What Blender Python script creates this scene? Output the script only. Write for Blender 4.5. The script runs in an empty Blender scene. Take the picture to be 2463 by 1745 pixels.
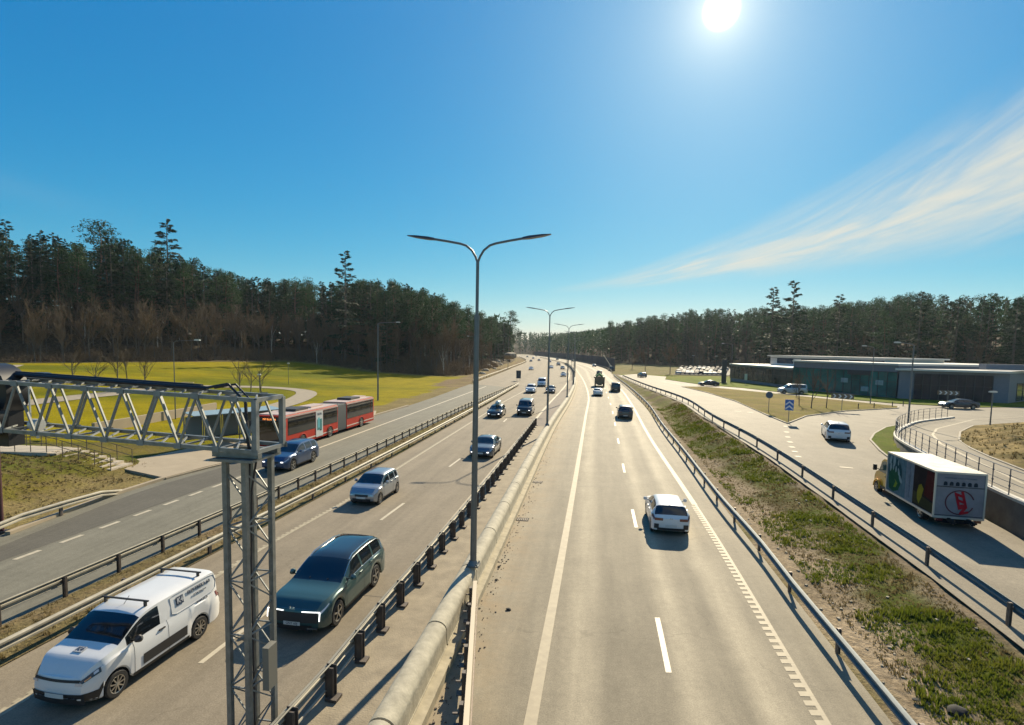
import bpy, math, random
from mathutils import Vector, Matrix
rnd = random.Random(7)
R = math.radians
# ------------------------------------------------------------------ camera
SC = bpy.context.scene
F_PX, PITCH, ROLL, CX, CY, CAM_H = 1314., R(4.5), R(1.15), 1231.5, 943., 8.5
cam = bpy.data.cameras.new('camera'); cam_o = bpy.data.objects.new('camera', cam)
SC.collection.objects.link(cam_o); SC.camera = cam_o
cam.sensor_fit = 'HORIZONTAL'; cam.sensor_width = 36; cam.lens = 36*F_PX/2463
cam.shift_y = (CY-872.5)/2463; cam.clip_start = .1; cam.clip_end = 6000
cam_m = Matrix.Translation((0, 0, CAM_H)) @ Matrix.Rotation(R(90)-PITCH, 4, 'X') @ Matrix.Rotation(ROLL, 4, 'Z')
cam_o.matrix_world = cam_m
CR = cam_m.to_3x3()
def ray(x, y): return (CR @ Vector(((x-CX)/F_PX, -(y-CY)/F_PX, -1))).normalized()
SUN = ray(1735, 25)
SUN_AZ = math.atan2(SUN.x, SUN.y); SUN_EL = math.asin(SUN.z)
# ------------------------------------------------------------------ world
w = bpy.data.worlds.new('World'); SC.world = w; w.use_nodes = True
nt = w.node_tree; N = nt.nodes; N.clear(); LK = nt.links.new
def wn(t, **k):
    n = N.new(t)
    for a, b in k.items(): setattr(n, a, b)
    return n
def wmath(op, a, b=None, c=None, clamp=False):
    n = N.new('ShaderNodeMath'); n.operation = op; n.use_clamp = clamp
    for i, s in enumerate((a, b, c)):
        if s is None: continue
        if isinstance(s, (int, float)): n.inputs[i].default_value = s
        else: LK(s, n.inputs[i])
    return n.outputs[0]
sky = wn('ShaderNodeTexSky', sky_type='NISHITA', sun_disc=False, sun_elevation=SUN_EL, sun_rotation=SUN_AZ,
         altitude=30, air_density=1.0, dust_density=.15, ozone_density=3.5)
gm = wn('ShaderNodeGamma'); gm.inputs[1].default_value = .55; LK(sky.outputs[0], gm.inputs[0])
hs = wn('ShaderNodeHueSaturation'); hs.inputs['Saturation'].default_value = 1.75; hs.inputs['Value'].default_value = 1.9
LK(gm.outputs[0], hs.inputs['Color'])
sr = wn('ShaderNodeSeparateColor'); LK(hs.outputs[0], sr.inputs[0]); cr = wn('ShaderNodeCombineColor')
for i_, (k_, p_) in enumerate(((.86, 1.75), (.84, 1.05), (.82, .7))):
    LK(wmath('MULTIPLY', wmath('POWER', wmath('MULTIPLY', sr.outputs[i_], .1345), p_), k_/.1345), cr.inputs[i_])
tc = wn('ShaderNodeTexCoord'); sep = wn('ShaderNodeSeparateXYZ'); LK(tc.outputs['Generated'], sep.inputs[0])
dx, dy, dz = sep.outputs
# aureole round the sun
dp = N.new('ShaderNodeVectorMath'); dp.operation = 'DOT_PRODUCT'; LK(tc.outputs['Generated'], dp.inputs[0]); dp.inputs[1].default_value = SUN
ang = wmath('MULTIPLY', wmath('ARCCOSINE', wmath('MINIMUM', dp.outputs['Value'], 1.0)), 57.2958)
disc = wmath('MULTIPLY', wmath('SUBTRACT', 1.0, wmath('DIVIDE', wmath('SUBTRACT', ang, .3), 1.3, clamp=True)), 14.0)
glow1 = wmath('MULTIPLY', wmath('POWER', 2.718, wmath('DIVIDE', ang, -2.0)), 7.0)
glow2 = wmath('MULTIPLY', wmath('POWER', 2.718, wmath('DIVIDE', ang, -14.0)), 1.9)
gl = wmath('ADD', glow1, disc)
# cirrus: streaks fanning from low in the west, laid out in azimuth and elevation
az = wmath('MULTIPLY', wmath('ARCTAN2', dx, dy), 57.2958); el = wmath('MULTIPLY', wmath('ARCSINE', dz), 57.2958)
t = wmath('DIVIDE', wmath('SUBTRACT', az, 3.0), 38.0)
tcl = wmath('MAXIMUM', t, 0.0)
q = wmath('DIVIDE', wmath('SUBTRACT', el, wmath('ADD', 5.7, wmath('MULTIPLY', tcl, 3.3))), wmath('ADD', .5, wmath('MULTIPLY', wmath('POWER', tcl, 1.5), 9.6)))
def cn(xs_, ys_, shear, sc, det, ro, dist):
    comb = wn('ShaderNodeCombineXYZ'); LK(wmath('ADD', wmath('MULTIPLY', t, xs_), wmath('MULTIPLY', q, .15)), comb.inputs[0]); LK(wmath('ADD', wmath('MULTIPLY', q, ys_), wmath('MULTIPLY', t, shear)), comb.inputs[1])
    nz = wn('ShaderNodeTexNoise'); nz.inputs['Scale'].default_value = sc; nz.inputs['Detail'].default_value = det; nz.inputs['Roughness'].default_value = ro; nz.inputs['Distortion'].default_value = dist
    LK(comb.outputs[0], nz.inputs['Vector']); return nz.outputs['Fac']
n1 = cn(1.6, 1.5, -1.0, 1.7, 6, .55, 1.0); n2 = cn(2.2, 4.2, -2.6, 1.7, 9, .6, 1.6)
def sm(v, a, b):
    m = wn('ShaderNodeMapRange', interpolation_type='SMOOTHSTEP'); LK(v, m.inputs[0]); m.inputs[1].default_value = a; m.inputs[2].default_value = b; return m.outputs[0]
band = wmath('MULTIPLY', sm(q, -.2, .35), wmath('SUBTRACT', 1.0, sm(q, .5, 1.3)))
body_ = wmath('MULTIPLY', sm(n1, .3, .66), wmath('ADD', .6, wmath('MULTIPLY', sm(n2, .28, .72), .5)))
dens = wmath('MULTIPLY', band, wmath('ADD', wmath('MULTIPLY', body_, .72), .22))
dens = wmath('MULTIPLY', dens, wmath('MULTIPLY', tcl, 3.5, clamp=True), clamp=True)
# small veil of cirrus upper left of the wood
t2 = wmath('DIVIDE', wmath('SUBTRACT', az, -50.0), 16.0)
q2 = wmath('DIVIDE', wmath('SUBTRACT', el, wmath('SUBTRACT', 12.6, wmath('MULTIPLY', t2, 2.4))), .9)
d2 = wmath('MULTIPLY', wmath('POWER', 2.718, wmath('MULTIPLY', wmath('MULTIPLY', q2, q2), -1.0)), wmath('MULTIPLY', wmath('SUBTRACT', 1.0, t2, clamp=True), .07))
dens = wmath('ADD', dens, d2, clamp=True)
mixc = wn('ShaderNodeMixRGB'); LK(dens, mixc.inputs[0]); LK(cr.outputs[0], mixc.inputs[1]); mixc.inputs[2].default_value = (5.3, 5.3, 4.7, 1)
def addcol(col, fac, rgb):
    a = wn('ShaderNodeMixRGB', blend_type='ADD'); a.inputs[0].default_value = 1
    b = N.new('ShaderNodeVectorMath'); b.operation = 'SCALE'; b.inputs[0].default_value = rgb; LK(fac, b.inputs['Scale'])
    LK(col, a.inputs[1]); LK(b.outputs[0], a.inputs[2]); return a.outputs[0]
col = addcol(mixc.outputs[0], gl, (1.0, .82, .45)); col = addcol(col, glow2, (.95, .95, .85))
bg = wn('ShaderNodeBackground'); LK(col, bg.inputs[0]); bg.inputs[1].default_value = SKY_STR = .072
wo = wn('ShaderNodeOutputWorld'); LK(bg.outputs[0], wo.inputs[0])
sun = bpy.data.lights.new('sun', 'SUN'); sun.energy = 5.0; sun.angle = R(.53); sun.color = (1.0, .86, .62)
sun_o = bpy.data.objects.new('sun', sun); SC.collection.objects.link(sun_o)
sun_o.rotation_euler = SUN.to_track_quat('Z', 'Y').to_euler(); sun_o.location = (0, 0, 60)
SC.view_settings.view_transform = 'Standard'; SC.view_settings.look = 'None'
SC.view_settings.exposure = .9; SC.view_settings.gamma = 1
SC.render.engine = 'CYCLES'
SC.cycles.max_bounces = 5; SC.cycles.transparent_max_bounces = 6; SC.cycles.caustics_reflective = False; SC.cycles.caustics_refractive = False
SC.cycles.sample_clamp_indirect = 4; SC.cycles.use_denoising = True

# ------------------------------------------------------------------ helpers
def G(x, y, z=0.):
    d = ray(x, y); k = (z-CAM_H)/d.z; return Vector((d.x*k, d.y*k, z))
def GF(x, y, f, kmax=1500):
    """first hit of the view ray with the surface z=f(x,y)"""
    d = ray(x, y); k = 4.; pk = k
    while k < kmax:
        if CAM_H+d.z*k < f(d.x*k, d.y*k): break
        pk = k; k *= 1.01
    for _ in range(22):
        m = (pk+k)/2
        if CAM_H+d.z*m < f(d.x*m, d.y*m): k = m
        else: pk = m
    return Vector((d.x*k, d.y*k, f(d.x*k, d.y*k)))
def AT(x, y, Y):
    """point on the view ray at forward distance Y"""
    d = ray(x, y); k = Y/d.y; return Vector((d.x*k, Y, CAM_H+d.z*k))
def sstep(a, b, x):
    t = min(1, max(0, (x-a)/(b-a))); return t*t*(3-2*t)
def lerp(a, b, t): return a+(b-a)*t
class Curve1:
    """monotone-ish cubic through (Y, X) points, straight beyond both ends"""
    def __init__(s, pts):
        pts = sorted(pts); s.t = [p[0] for p in pts]; s.x = [p[1] for p in pts]; n = len(pts)
        d = [(s.x[i+1]-s.x[i])/(s.t[i+1]-s.t[i]) for i in range(n-1)]
        s.m = [d[0]]+[(d[i-1]+d[i])/2 if d[i-1]*d[i] > 0 else 0 for i in range(1, n-1)]+[d[-1]]
        for i in range(n-1):
            if d[i] == 0: s.m[i] = s.m[i+1] = 0; continue
            for j in (i, i+1):
                if abs(s.m[j]) > 3*abs(d[i]): s.m[j] = 3*d[i]
    def __call__(s, t):
        if t <= s.t[0]: return s.x[0]+(t-s.t[0])*s.m[0]
        if t >= s.t[-1]: return s.x[-1]+(t-s.t[-1])*s.m[-1]
        lo = 0
        while s.t[lo+1] < t: lo += 1
        h = s.t[lo+1]-s.t[lo]; u = (t-s.t[lo])/h
        return ((2*u**3-3*u*u+1)*s.x[lo]+(u**3-2*u*u+u)*h*s.m[lo]+(-2*u**3+3*u*u)*s.x[lo+1]+(u**3-u*u)*h*s.m[lo+1])
def CV(pts, z=0, extra=()):
    return Curve1([(p.y, p.x) for p in [G(x, y, z) for x, y in pts]]+list(extra))

MATS = {}
def mat(name, col, rough=.6, metal=0., var=0., vscale=3., bump=0., bscale=30., coat=0., emit=None, spec=.5, flake=0., trans=0., col2=None, vdet=4):
    if name in MATS: return MATS[name]
    m = bpy.data.materials.new(name); m.use_nodes = True; nt = m.node_tree; b = nt.nodes['Principled BSDF']
    c = (*col, 1) if len(col) == 3 else col
    b.inputs['Base Color'].default_value = c; b.inputs['Roughness'].default_value = rough; b.inputs['Metallic'].default_value = metal
    b.inputs['Specular IOR Level'].default_value = spec; b.inputs['Coat Weight'].default_value = coat; b.inputs['Coat Roughness'].default_value = .05
    if trans: b.inputs['Transmission Weight'].default_value = trans
    if emit: b.inputs['Emission Color'].default_value = (*emit[0], 1); b.inputs['Emission Strength'].default_value = emit[1]
    if var or bump:
        tc = nt.nodes.new('ShaderNodeTexCoord')
    if var:
        n = nt.nodes.new('ShaderNodeTexNoise'); n.inputs['Scale'].default_value = vscale; n.inputs['Detail'].default_value = vdet; n.inputs['Roughness'].default_value = .62
        nt.links.new(tc.outputs['Object'], n.inputs['Vector'])
        r = nt.nodes.new('ShaderNodeMapRange'); r.inputs[1].default_value = .3; r.inputs[2].default_value = .7
        nt.links.new(n.outputs['Fac'], r.inputs[0])
        mx = nt.nodes.new('ShaderNodeMixRGB'); nt.links.new(r.outputs[0], mx.inputs[0])
        d = col2 or [x*(1-var) for x in col[:3]]
        u = col if col2 else [min(1, x*(1+var*.6)) for x in col[:3]]
        mx.inputs[1].default_value = (*d[:3], 1); mx.inputs[2].default_value = (*u[:3], 1)
        nt.links.new(mx.outputs[0], b.inputs['Base Color'])
    if bump:
        n2 = nt.nodes.new('ShaderNodeTexNoise'); n2.inputs['Scale'].default_value = bscale; n2.inputs['Detail'].default_value = 3
        nt.links.new(tc.outputs['Object'], n2.inputs['Vector'])
        bp = nt.nodes.new('ShaderNodeBump'); bp.inputs['Strength'].default_value = bump; bp.inputs['Distance'].default_value = .03
        nt.links.new(n2.outputs['Fac'], bp.inputs['Height']); nt.links.new(bp.outputs[0], b.inputs['Normal'])
    MATS[name] = m; return m

class MB:
    def __init__(s): s.v = []; s.f = []; s.m = []; s.uv = None
    def add(s, vs, fs, mi=0):
        o = len(s.v); s.v += [tuple(v) for v in vs]; s.f += [tuple(i+o for i in f) for f in fs]; s.m += [mi]*len(fs); return s
    def box(s, c, size, rz=0, mi=0, rot=None):
        hx, hy, hz = size[0]/2, size[1]/2, size[2]/2
        M = rot or Matrix.Rotation(rz, 3, 'Z'); c = Vector(c)
        vs = [c+M @ Vector((x*hx, y*hy, z*hz)) for z in (-1, 1) for x, y in ((-1, -1), (1, -1), (1, 1), (-1, 1))]
        return s.add(vs, [(3, 2, 1, 0), (4, 5, 6, 7), (0, 1, 5, 4), (1, 2, 6, 5), (2, 3, 7, 6), (3, 0, 4, 7)], mi)
    def bar(s, p, q, a, b=None, mi=0, up=(0, 0, 1)):
        p, q = Vector(p), Vector(q); b = b or a; d = (q-p); L = d.length; d.normalize()
        u = Vector(up)
        if abs(d.dot(u)) > .98: u = Vector((0, 1, 0))
        x = d.cross(u).normalized(); z = x.cross(d)
        return s.box((p+q)/2, (a, L, b), mi=mi, rot=Matrix((x, d, z)).transposed())
    def tube(s, pts, r, n=8, mi=0, caps=True):
        pts = [Vector(p) for p in pts]; k = len(pts); rs = r if isinstance(r, (list, tuple)) else [r]*k
        rings = []; pu = None
        for i, p in enumerate(pts):
            d = (pts[min(i+1, k-1)]-pts[max(i-1, 0)]).normalized()
            u = pu if pu is not None else (Vector((0, 0, 1)) if abs(d.z) < .9 else Vector((0, 1, 0)))
            x = d.cross(u).normalized(); z = x.cross(d); pu = z
            rings += [p+(x*math.cos(2*math.pi*j/n)+z*math.sin(2*math.pi*j/n))*rs[i] for j in range(n)]
        fs = [(i*n+j, i*n+(j+1) % n, (i+1)*n+(j+1) % n, (i+1)*n+j) for i in range(k-1) for j in range(n)]
        if caps: fs += [tuple(range(n-1, -1, -1)), tuple((k-1)*n+j for j in range(n))]
        return s.add(rings, fs, mi)
    def cyl(s, c, r, h, axis='Z', n=16, mi=0):
        c = Vector(c); a = {'X': Vector((1, 0, 0)), 'Y': Vector((0, 1, 0)), 'Z': Vector((0, 0, 1))}[axis]*h/2
        return s.tube([c-a, c+a], r, n, mi)
    def prism(s, poly, z0, z1, mi=0):
        n = len(poly); zf0 = z0 if callable(z0) else (lambda x, y: z0); zf1 = z1 if callable(z1) else (lambda x, y: z1)
        vs = [(x, y, zf0(x, y)) for x, y in poly]+[(x, y, zf1(x, y)) for x, y in poly]
        return s.add(vs, [tuple(range(n-1, -1, -1)), tuple(range(n, 2*n))]+[(i, (i+1) % n, n+(i+1) % n, n+i) for i in range(n)], mi)
    def sweep(s, prof, path, mi=0, closed=True, side=None, cap=True):
        """profile [(u,z)] swept along path; u to the right of travel"""
        path = [Vector(p) for p in path]; n = len(prof); k = len(path); vs = []
        for i, p in enumerate(path):
            d = path[min(i+1, k-1)]-path[max(i-1, 0)]; d.z = 0; d.normalize(); r = Vector((d.y, -d.x, 0))
            vs += [p+r*u+Vector((0, 0, z)) for u, z in prof]
        nn = n if closed else n-1
        fs = [(i*n+j, (i+1)*n+j, (i+1)*n+(j+1) % n, i*n+(j+1) % n) for i in range(k-1) for j in range(nn)]
        if closed and cap: fs += [tuple(range(n)), tuple((k-1)*n+j for j in range(n-1, -1, -1))]
        return s.add(vs, fs, mi)
    def build(s, name, mats, parent=None, sharp=35, flat=False, local=False):
        me = bpy.data.meshes.new(name)
        vs = s.v
        if parent is not None and not local:
            inv = parent.matrix_basis.inverted(); vs = [tuple(inv @ Vector(v)) for v in vs]
        me.from_pydata(vs, [], s.f)
        if not isinstance(mats, (list, tuple)): mats = [mats]
        for m in mats: me.materials.append(m)
        if len(mats) > 1: me.polygons.foreach_set('material_index', s.m)
        if not flat:
            me.polygons.foreach_set('use_smooth', [True]*len(s.f)); me.set_sharp_from_angle(angle=R(sharp))
        if s.uv:
            ul = me.uv_layers.new(name='UVMap'); li = [l.vertex_index for l in me.loops]
            fl = []
            for i in li: fl += s.uv[i]
            ul.data.foreach_set('uv', fl)
        me.update()
        o = bpy.data.objects.new(name, me); SC.collection.objects.link(o)
        if parent is not None: o.parent = parent
        return o
def tag(o, label=None, cat=None, group=None, kind=None):
    if label: o['label'] = label
    if cat: o['category'] = cat
    if group: o['group'] = group
    if kind: o['kind'] = kind
    return o
def thing(name, loc, rz, label, cat, group=None):
    o = bpy.data.objects.new(name, None); SC.collection.objects.link(o); o.empty_display_size = .3
    o.matrix_basis = Matrix.Translation(loc) @ Matrix.Rotation(rz, 4, 'Z')
    return tag(o, label, cat, group)
def dup_tree(o, parent=None):
    c = o.copy(); SC.collection.objects.link(c)
    if parent: c.parent = parent
    for ch in KIDS(o): dup_tree(ch, c)
    return c
def KIDS(o): return [x for x in o.children]
def dup_part(o, parent, loc, rz=0):
    c = o.copy(); SC.collection.objects.link(c); c.parent = parent
    c.matrix_basis = Matrix.Translation(loc) @ Matrix.Rotation(rz, 4, 'Z'); return c
def text(s, size, m, parent, M, name='lettering', depth=.004, align='CENTER', bold=0):
    cu = bpy.data.curves.new(name, 'FONT'); cu.body = s; cu.size = size; cu.align_x = align; cu.align_y = 'CENTER'; cu.extrude = depth; cu.offset = bold; cu.resolution_u = 2
    to = bpy.data.objects.new(name, cu); SC.collection.objects.link(to)
    dg = bpy.context.evaluated_depsgraph_get(); me = bpy.data.meshes.new_from_object(to.evaluated_get(dg))
    bpy.data.objects.remove(to); bpy.data.curves.remove(cu)
    me.materials.clear(); me.materials.append(m); me.name = name
    o = bpy.data.objects.new(name, me); SC.collection.objects.link(o)
    if parent: o.parent = parent
    o.matrix_basis = M; return o

# ------------------------------------------------------------------ plan of the roads (X as a function of forward distance Y)
eLL = CV([(18, 1287), (244, 1201), (388, 1155), (489, 1128), (902, 1000), (982, 977), (1119, 929), (1147, 919), (1229, 887), (1266, 868), (1244, 858)])
cLLd = CV([(56, 1339), (459, 1192), (762, 1080), (1180, 926)])
cA = CV([(0, 1452), (532, 1229), (612, 1195), (1134, 966), (1244, 921)], .75)
cB = CV([(0, 1534), (532, 1277), (646, 1223), (1134, 981), (1254, 917)], .75)
cLl = CV([(0, 1720), (509, 1394), (667, 1299), (841, 1201), (954, 1129), (1134, 1016), (1214, 966), (1257, 943)])
cLd = CV([(500, 1582), (642, 1472), (918, 1250), (974, 1209), (1081, 1123), (1109, 1102), (1218, 1009)], 0, [(150, 9.0), (290, 22.5), (400, 22.0), (540, 18.0), (860, -6)])
cLr = CV([(1195, 1122), (1246, 1060), (1305, 989), (1364, 921)], 0, [(12, -4.85), (22, -3.45), (250, 25), (353, 29.0), (416, 28.5), (547, 25.5), (886, 4)])
cE = CV([(764, 1716), (838, 1626), (894, 1544), (944, 1479), (983, 1431), (1048, 1346), (1098, 1284)], 0, [(62, 2.9)])
cM = CV([(1129, 1353), (1322, 1014), (1365, 954), (1382, 916)], .9, [(240, 26.3), (290, 29.6), (353, 32.2), (416, 31.2), (547, 28.6), (886, 8)])
cRl = CV([(1275, 1745), (1354, 1322), (1409, 1000), (1416, 958), (1405, 919), (1394, 901)], 0, [(290, 31.5), (416, 34), (547, 31.5), (886, 11)])
cRd = CV([(1609, 1621), (1581, 1487), (1530, 1268), (1486, 1056), (1472, 985), (1460, 948)], 0, [(165, 26.5), (290, 36), (416, 38), (547, 35), (886, 14)])
cRr = CV([(1988, 1745), (1719, 1290), (1564, 1054), (1521, 976), (1497, 941), (1466, 912)], 0, [(230, 36), (290, 39.5), (416, 42), (547, 38.5), (886, 17)])
cC = CV([(2219, 1743), (2044, 1541), (1925, 1404), (1843, 1303), (1742, 1193), (1650, 1080), (1600, 1022), (1564, 973), (1521, 934), (1477, 901)], .75, [(205, 37.0)])
eRr = Curve1([(-20, cC(-20)), (12, cC(12)), (60, cC(60)), (120, cC(120)), (180, cC(180)), (230, 41), (290, 46.5), (416, 49), (547, 44.5), (886, 24)])
# heights of the land right of the carriageway: the slip road climbs to a junction
zr = Curve1([(0, .1), (20, .25), (30, .35), (40, .7), (50, 1.0), (58, 1.12), (65, 1.15), (90, 1.0), (130, .5), (170, .08), (205, 0), (400, 0)])
zu = Curve1([(0, 1.9), (25, 1.8), (42, 1.68), (48, 1.42), (56, 1.15), (65, 1.15), (90, 1.0), (130, .5), (170, .08), (205, 0), (400, 0)])
ZR = lambda x, y: zr(min(y, 400))
ZU = lambda x, y: zu(min(y, 400))
def D_curve():
    out = []
    for x, y in [(2463, 1472), (2301, 1362), (2155, 1266), (1971, 1147), (1824, 1055), (1719, 1000), (1650, 958), (1564, 928), (1499, 903)]:
        p = GF(x, y, lambda a, b: ZR(a, b)+.75); out.append((p.y, p.x))
    return out
dpts = D_curve()
cD = Curve1(dpts)
# right edge of the slip road: wall foot near the camera, then the kerb of the grass bed
def path_on(pts, f): return [GF(x, y, f) for x, y in pts]
wall_foot = path_on([(2463, 1300), (2368, 1248), (2290, 1196), (2215, 1145), (2165, 1100), (2150, 1072)], ZR)
wall_top = path_on([(2463, 1216), (2376, 1176), (2290, 1132), (2202, 1084), (2165, 1064), (2150, 1048), (2160, 1034), (2202, 1016), (2297, 1005)], ZU)
if __name__ == '__main__' and False: print(wall_foot, wall_top)
# ------------------------------------------------------------------ terrain
import bmesh
from mathutils import noise as mnoise
def meadow(x, y):
    d = eLL(min(max(y, 0), 720))-x
    return 3.0*sstep(15, 85, d)*(1-.8*sstep(190, 260, y))
def inside(poly, x, y):
    r = False; n = len(poly); j = n-1
    for i in range(n):
        xi, yi = poly[i]; xj, yj = poly[j]
        if (yi > y) != (yj > y) and x < (xj-xi)*(y-yi)/(yj-yi)+xi: r = not r
        j = i
    return r
def pdist(line, x, y):
    b = 1e9
    for (x0, y0), (x1, y1) in zip(line, line[1:]):
        dx_, dy_ = x1-x0, y1-y0; L = dx_*dx_+dy_*dy_; t = max(0, min(1, ((x-x0)*dx_+(y-y0)*dy_)/L))
        b = min(b, math.hypot(x-x0-t*dx_, y-y0-t*dy_))
    return b
FE = [GF(x, y, meadow) for x, y in [(-420, 876), (0, 873), (300, 871), (590, 870), (690, 868), (798, 880), (912, 895), (1025, 903), (1096, 905), (1140, 901)]]
FE = [(p.x, p.y) for p in FE]+[(eLL(y)-d, y) for y, d in ((190, 9), (250, 7), (330, 6), (420, 6), (560, 7), (740, 8))]
FL_poly = FE+[(-60, 1400), (-1500, 1400), (-1500, 60), (-300, 40)]
FR_line = [(420, 30), (215, 95), (165, 150), (140, 200), (138, 325), (98, 345), (66, 400), (58, 540), (46, 660), (20, 900), (-20, 860), (-14, 745)]
FR_poly = FR_line+[(-60, 1400), (1500, 1400), (1500, 30)]
def hill(x, y):
    h = 0
    if inside(FL_poly, x, y):
        d = pdist(FE, x, y); k = 1-.55*sstep(165, 215, y)*(1-.6*sstep(420, 700, y))
        h = k*(17*sstep(0, 62, d)+6*sstep(50, 170, d))+(1.6*sstep(0, 7, d)*sstep(150, 190, y))
    if inside(FR_poly, x, y):
        d = pdist(FR_line, x, y); h = max(h, 12*sstep(0, 75, d)+16*sstep(60, 260, d))
    return h
wf = sorted([(p.y, p.x) for p in wall_foot[:5]]); wf = [(-20, 15.6), (5, 18.4)]+wf
wt = [(p.x, p.y) for p in wall_top]
wallX = Curve1([(-20, 15.9), (5, 18.5), (wt[0][1], wt[0][0]), (wt[2][1], wt[2][0]), (wt[3][1], wt[3][0]), (wt[5][1], wt[5][0]), (wt[7][1], wt[7][0]), (wt[8][1], wt[8][0]), (57, 60)])
MOUND = [(p.x, p.y) for p in path_on([(2480, 1016), (2412, 1020), (2341, 1025), (2310, 1040), (2306, 1060), (2335, 1080), (2381, 1101), (2480, 1140)], ZU)]
MOUND += [(46, 22), (52, 14), (75, 10), (95, 40), (70, 52)]
def H(x, y):
    yy = min(max(y, -20), 720)
    if x < eLL(yy)-.0: return -.05+meadow(x, y)+hill(x, y)+(0 if y > 60 else bank(x, y))
    if x < cC(min(yy, 200)) or (y > 205 and x < eRr(y)): return -.12+hill(x, y)
    if y > 205: return -.1+.6*sstep(eRr(y), eRr(y)+40, x)*0+hill(x, y)
    a, b = cC(yy)+.4, cD(yy)-.35
    if x < b:
        t = (x-a)/max(.5, b-a); s = sstep(.22, .92, t)
        return -.05+(zr(yy)-.02)*s+.12*s*mnoise.noise(Vector((x*.5, y*.5, 0)))
    if x < wallX(yy)+1.3 and y < 57: return zr(yy)-.17
    return zu(yy)-.17+hill(x, y)
def bank(x, y):
    """rough grass bank by the steps at the near left"""
    return 1.15*sstep(0, 1, (-24.3-x)/5.2)*(1-sstep(35.5, 40.5, y))+(.25*mnoise.noise(Vector((x*.35, y*.35, 3)))*sstep(0, 1, (-23.5-x)/2) if y < 46 else 0)
def axis(lo, hi, f0, f1, st, g):
    a = [f0]
    while a[-1] < f1: a.append(a[-1]+st)
    s = st
    while a[-1] < hi: s *= g; a.append(a[-1]+s)
    s = st; b = [f0]
    while b[-1] > lo: s *= g; b.append(b[-1]-s)
    return sorted(set(b+a))
xs = axis(-1500, 1500, -64, 60, 1.0, 1.045); ys = axis(-60, 3200, 4, 110, 1.0, 1.03)
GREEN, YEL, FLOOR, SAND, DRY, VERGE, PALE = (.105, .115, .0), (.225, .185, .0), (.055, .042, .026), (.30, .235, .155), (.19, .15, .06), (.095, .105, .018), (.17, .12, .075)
def ground_col(x, y):
    yy = min(max(y, -20), 720); n = mnoise.noise(Vector((x*.03, y*.05, 1))); n2 = mnoise.noise(Vector((x*.22, y*.22, 5)))
    if x < eLL(yy):
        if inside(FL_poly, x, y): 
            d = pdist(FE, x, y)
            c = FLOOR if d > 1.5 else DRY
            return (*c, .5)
        d = eLL(yy)-x
        if y > 120 and d < 8+4*n2: return (*mixc3(DRY, PALE, .5+n2), .6)
        if d < 4.5+2*n2: return (*DRY, .5)
        if y < 46 and x > -44: return (*mixc3((.15, .12, .025), (.065, .08, .01), .6+n2*1.4), .5)
        e = pdist(FE, x, y)
        c = mixc3(GREEN, YEL, sstep(-.5, .2, n+.25*n2))
        if e < 5: c = mixc3(DRY, c, e/5)
        return (*c, .12)
    if y > 205 or x < cC(min(yy, 200)):
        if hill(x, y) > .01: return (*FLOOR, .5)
        return (*mixc3(DRY, VERGE, .5+n2), .5)
    a, b = cC(yy)+.4, cD(yy)-.7
    if x < b:
        t = (x-a)/max(.5, b-a)+n2*.12
        g = sstep(40, 90, y); c = mixc3((.06, .075, .010), (.10, .105, .015), g)
        edge_ = .2+.3*(1-sstep(18, 70, y))
        if t < edge_: return (*mixc3((.21, .165, .105), SAND, .5+n2), .35)
        if t > .93: return (*(.2, .16, .11), .4)
        return (*mixc3(c, (.085, .065, .03), sstep(.05, .6, n2)), .6)
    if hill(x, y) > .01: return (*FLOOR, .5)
    if x < cD(yy)+1.2: return (.17, .135, .09, .4)
    return (*mixc3((.16, .17, .01), (.10, .12, .01), .5+n2), .2)
def mixc3(a, b, t):
    t = min(1, max(0, t)); return tuple(p+(q-p)*t for p, q in zip(a, b))
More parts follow.
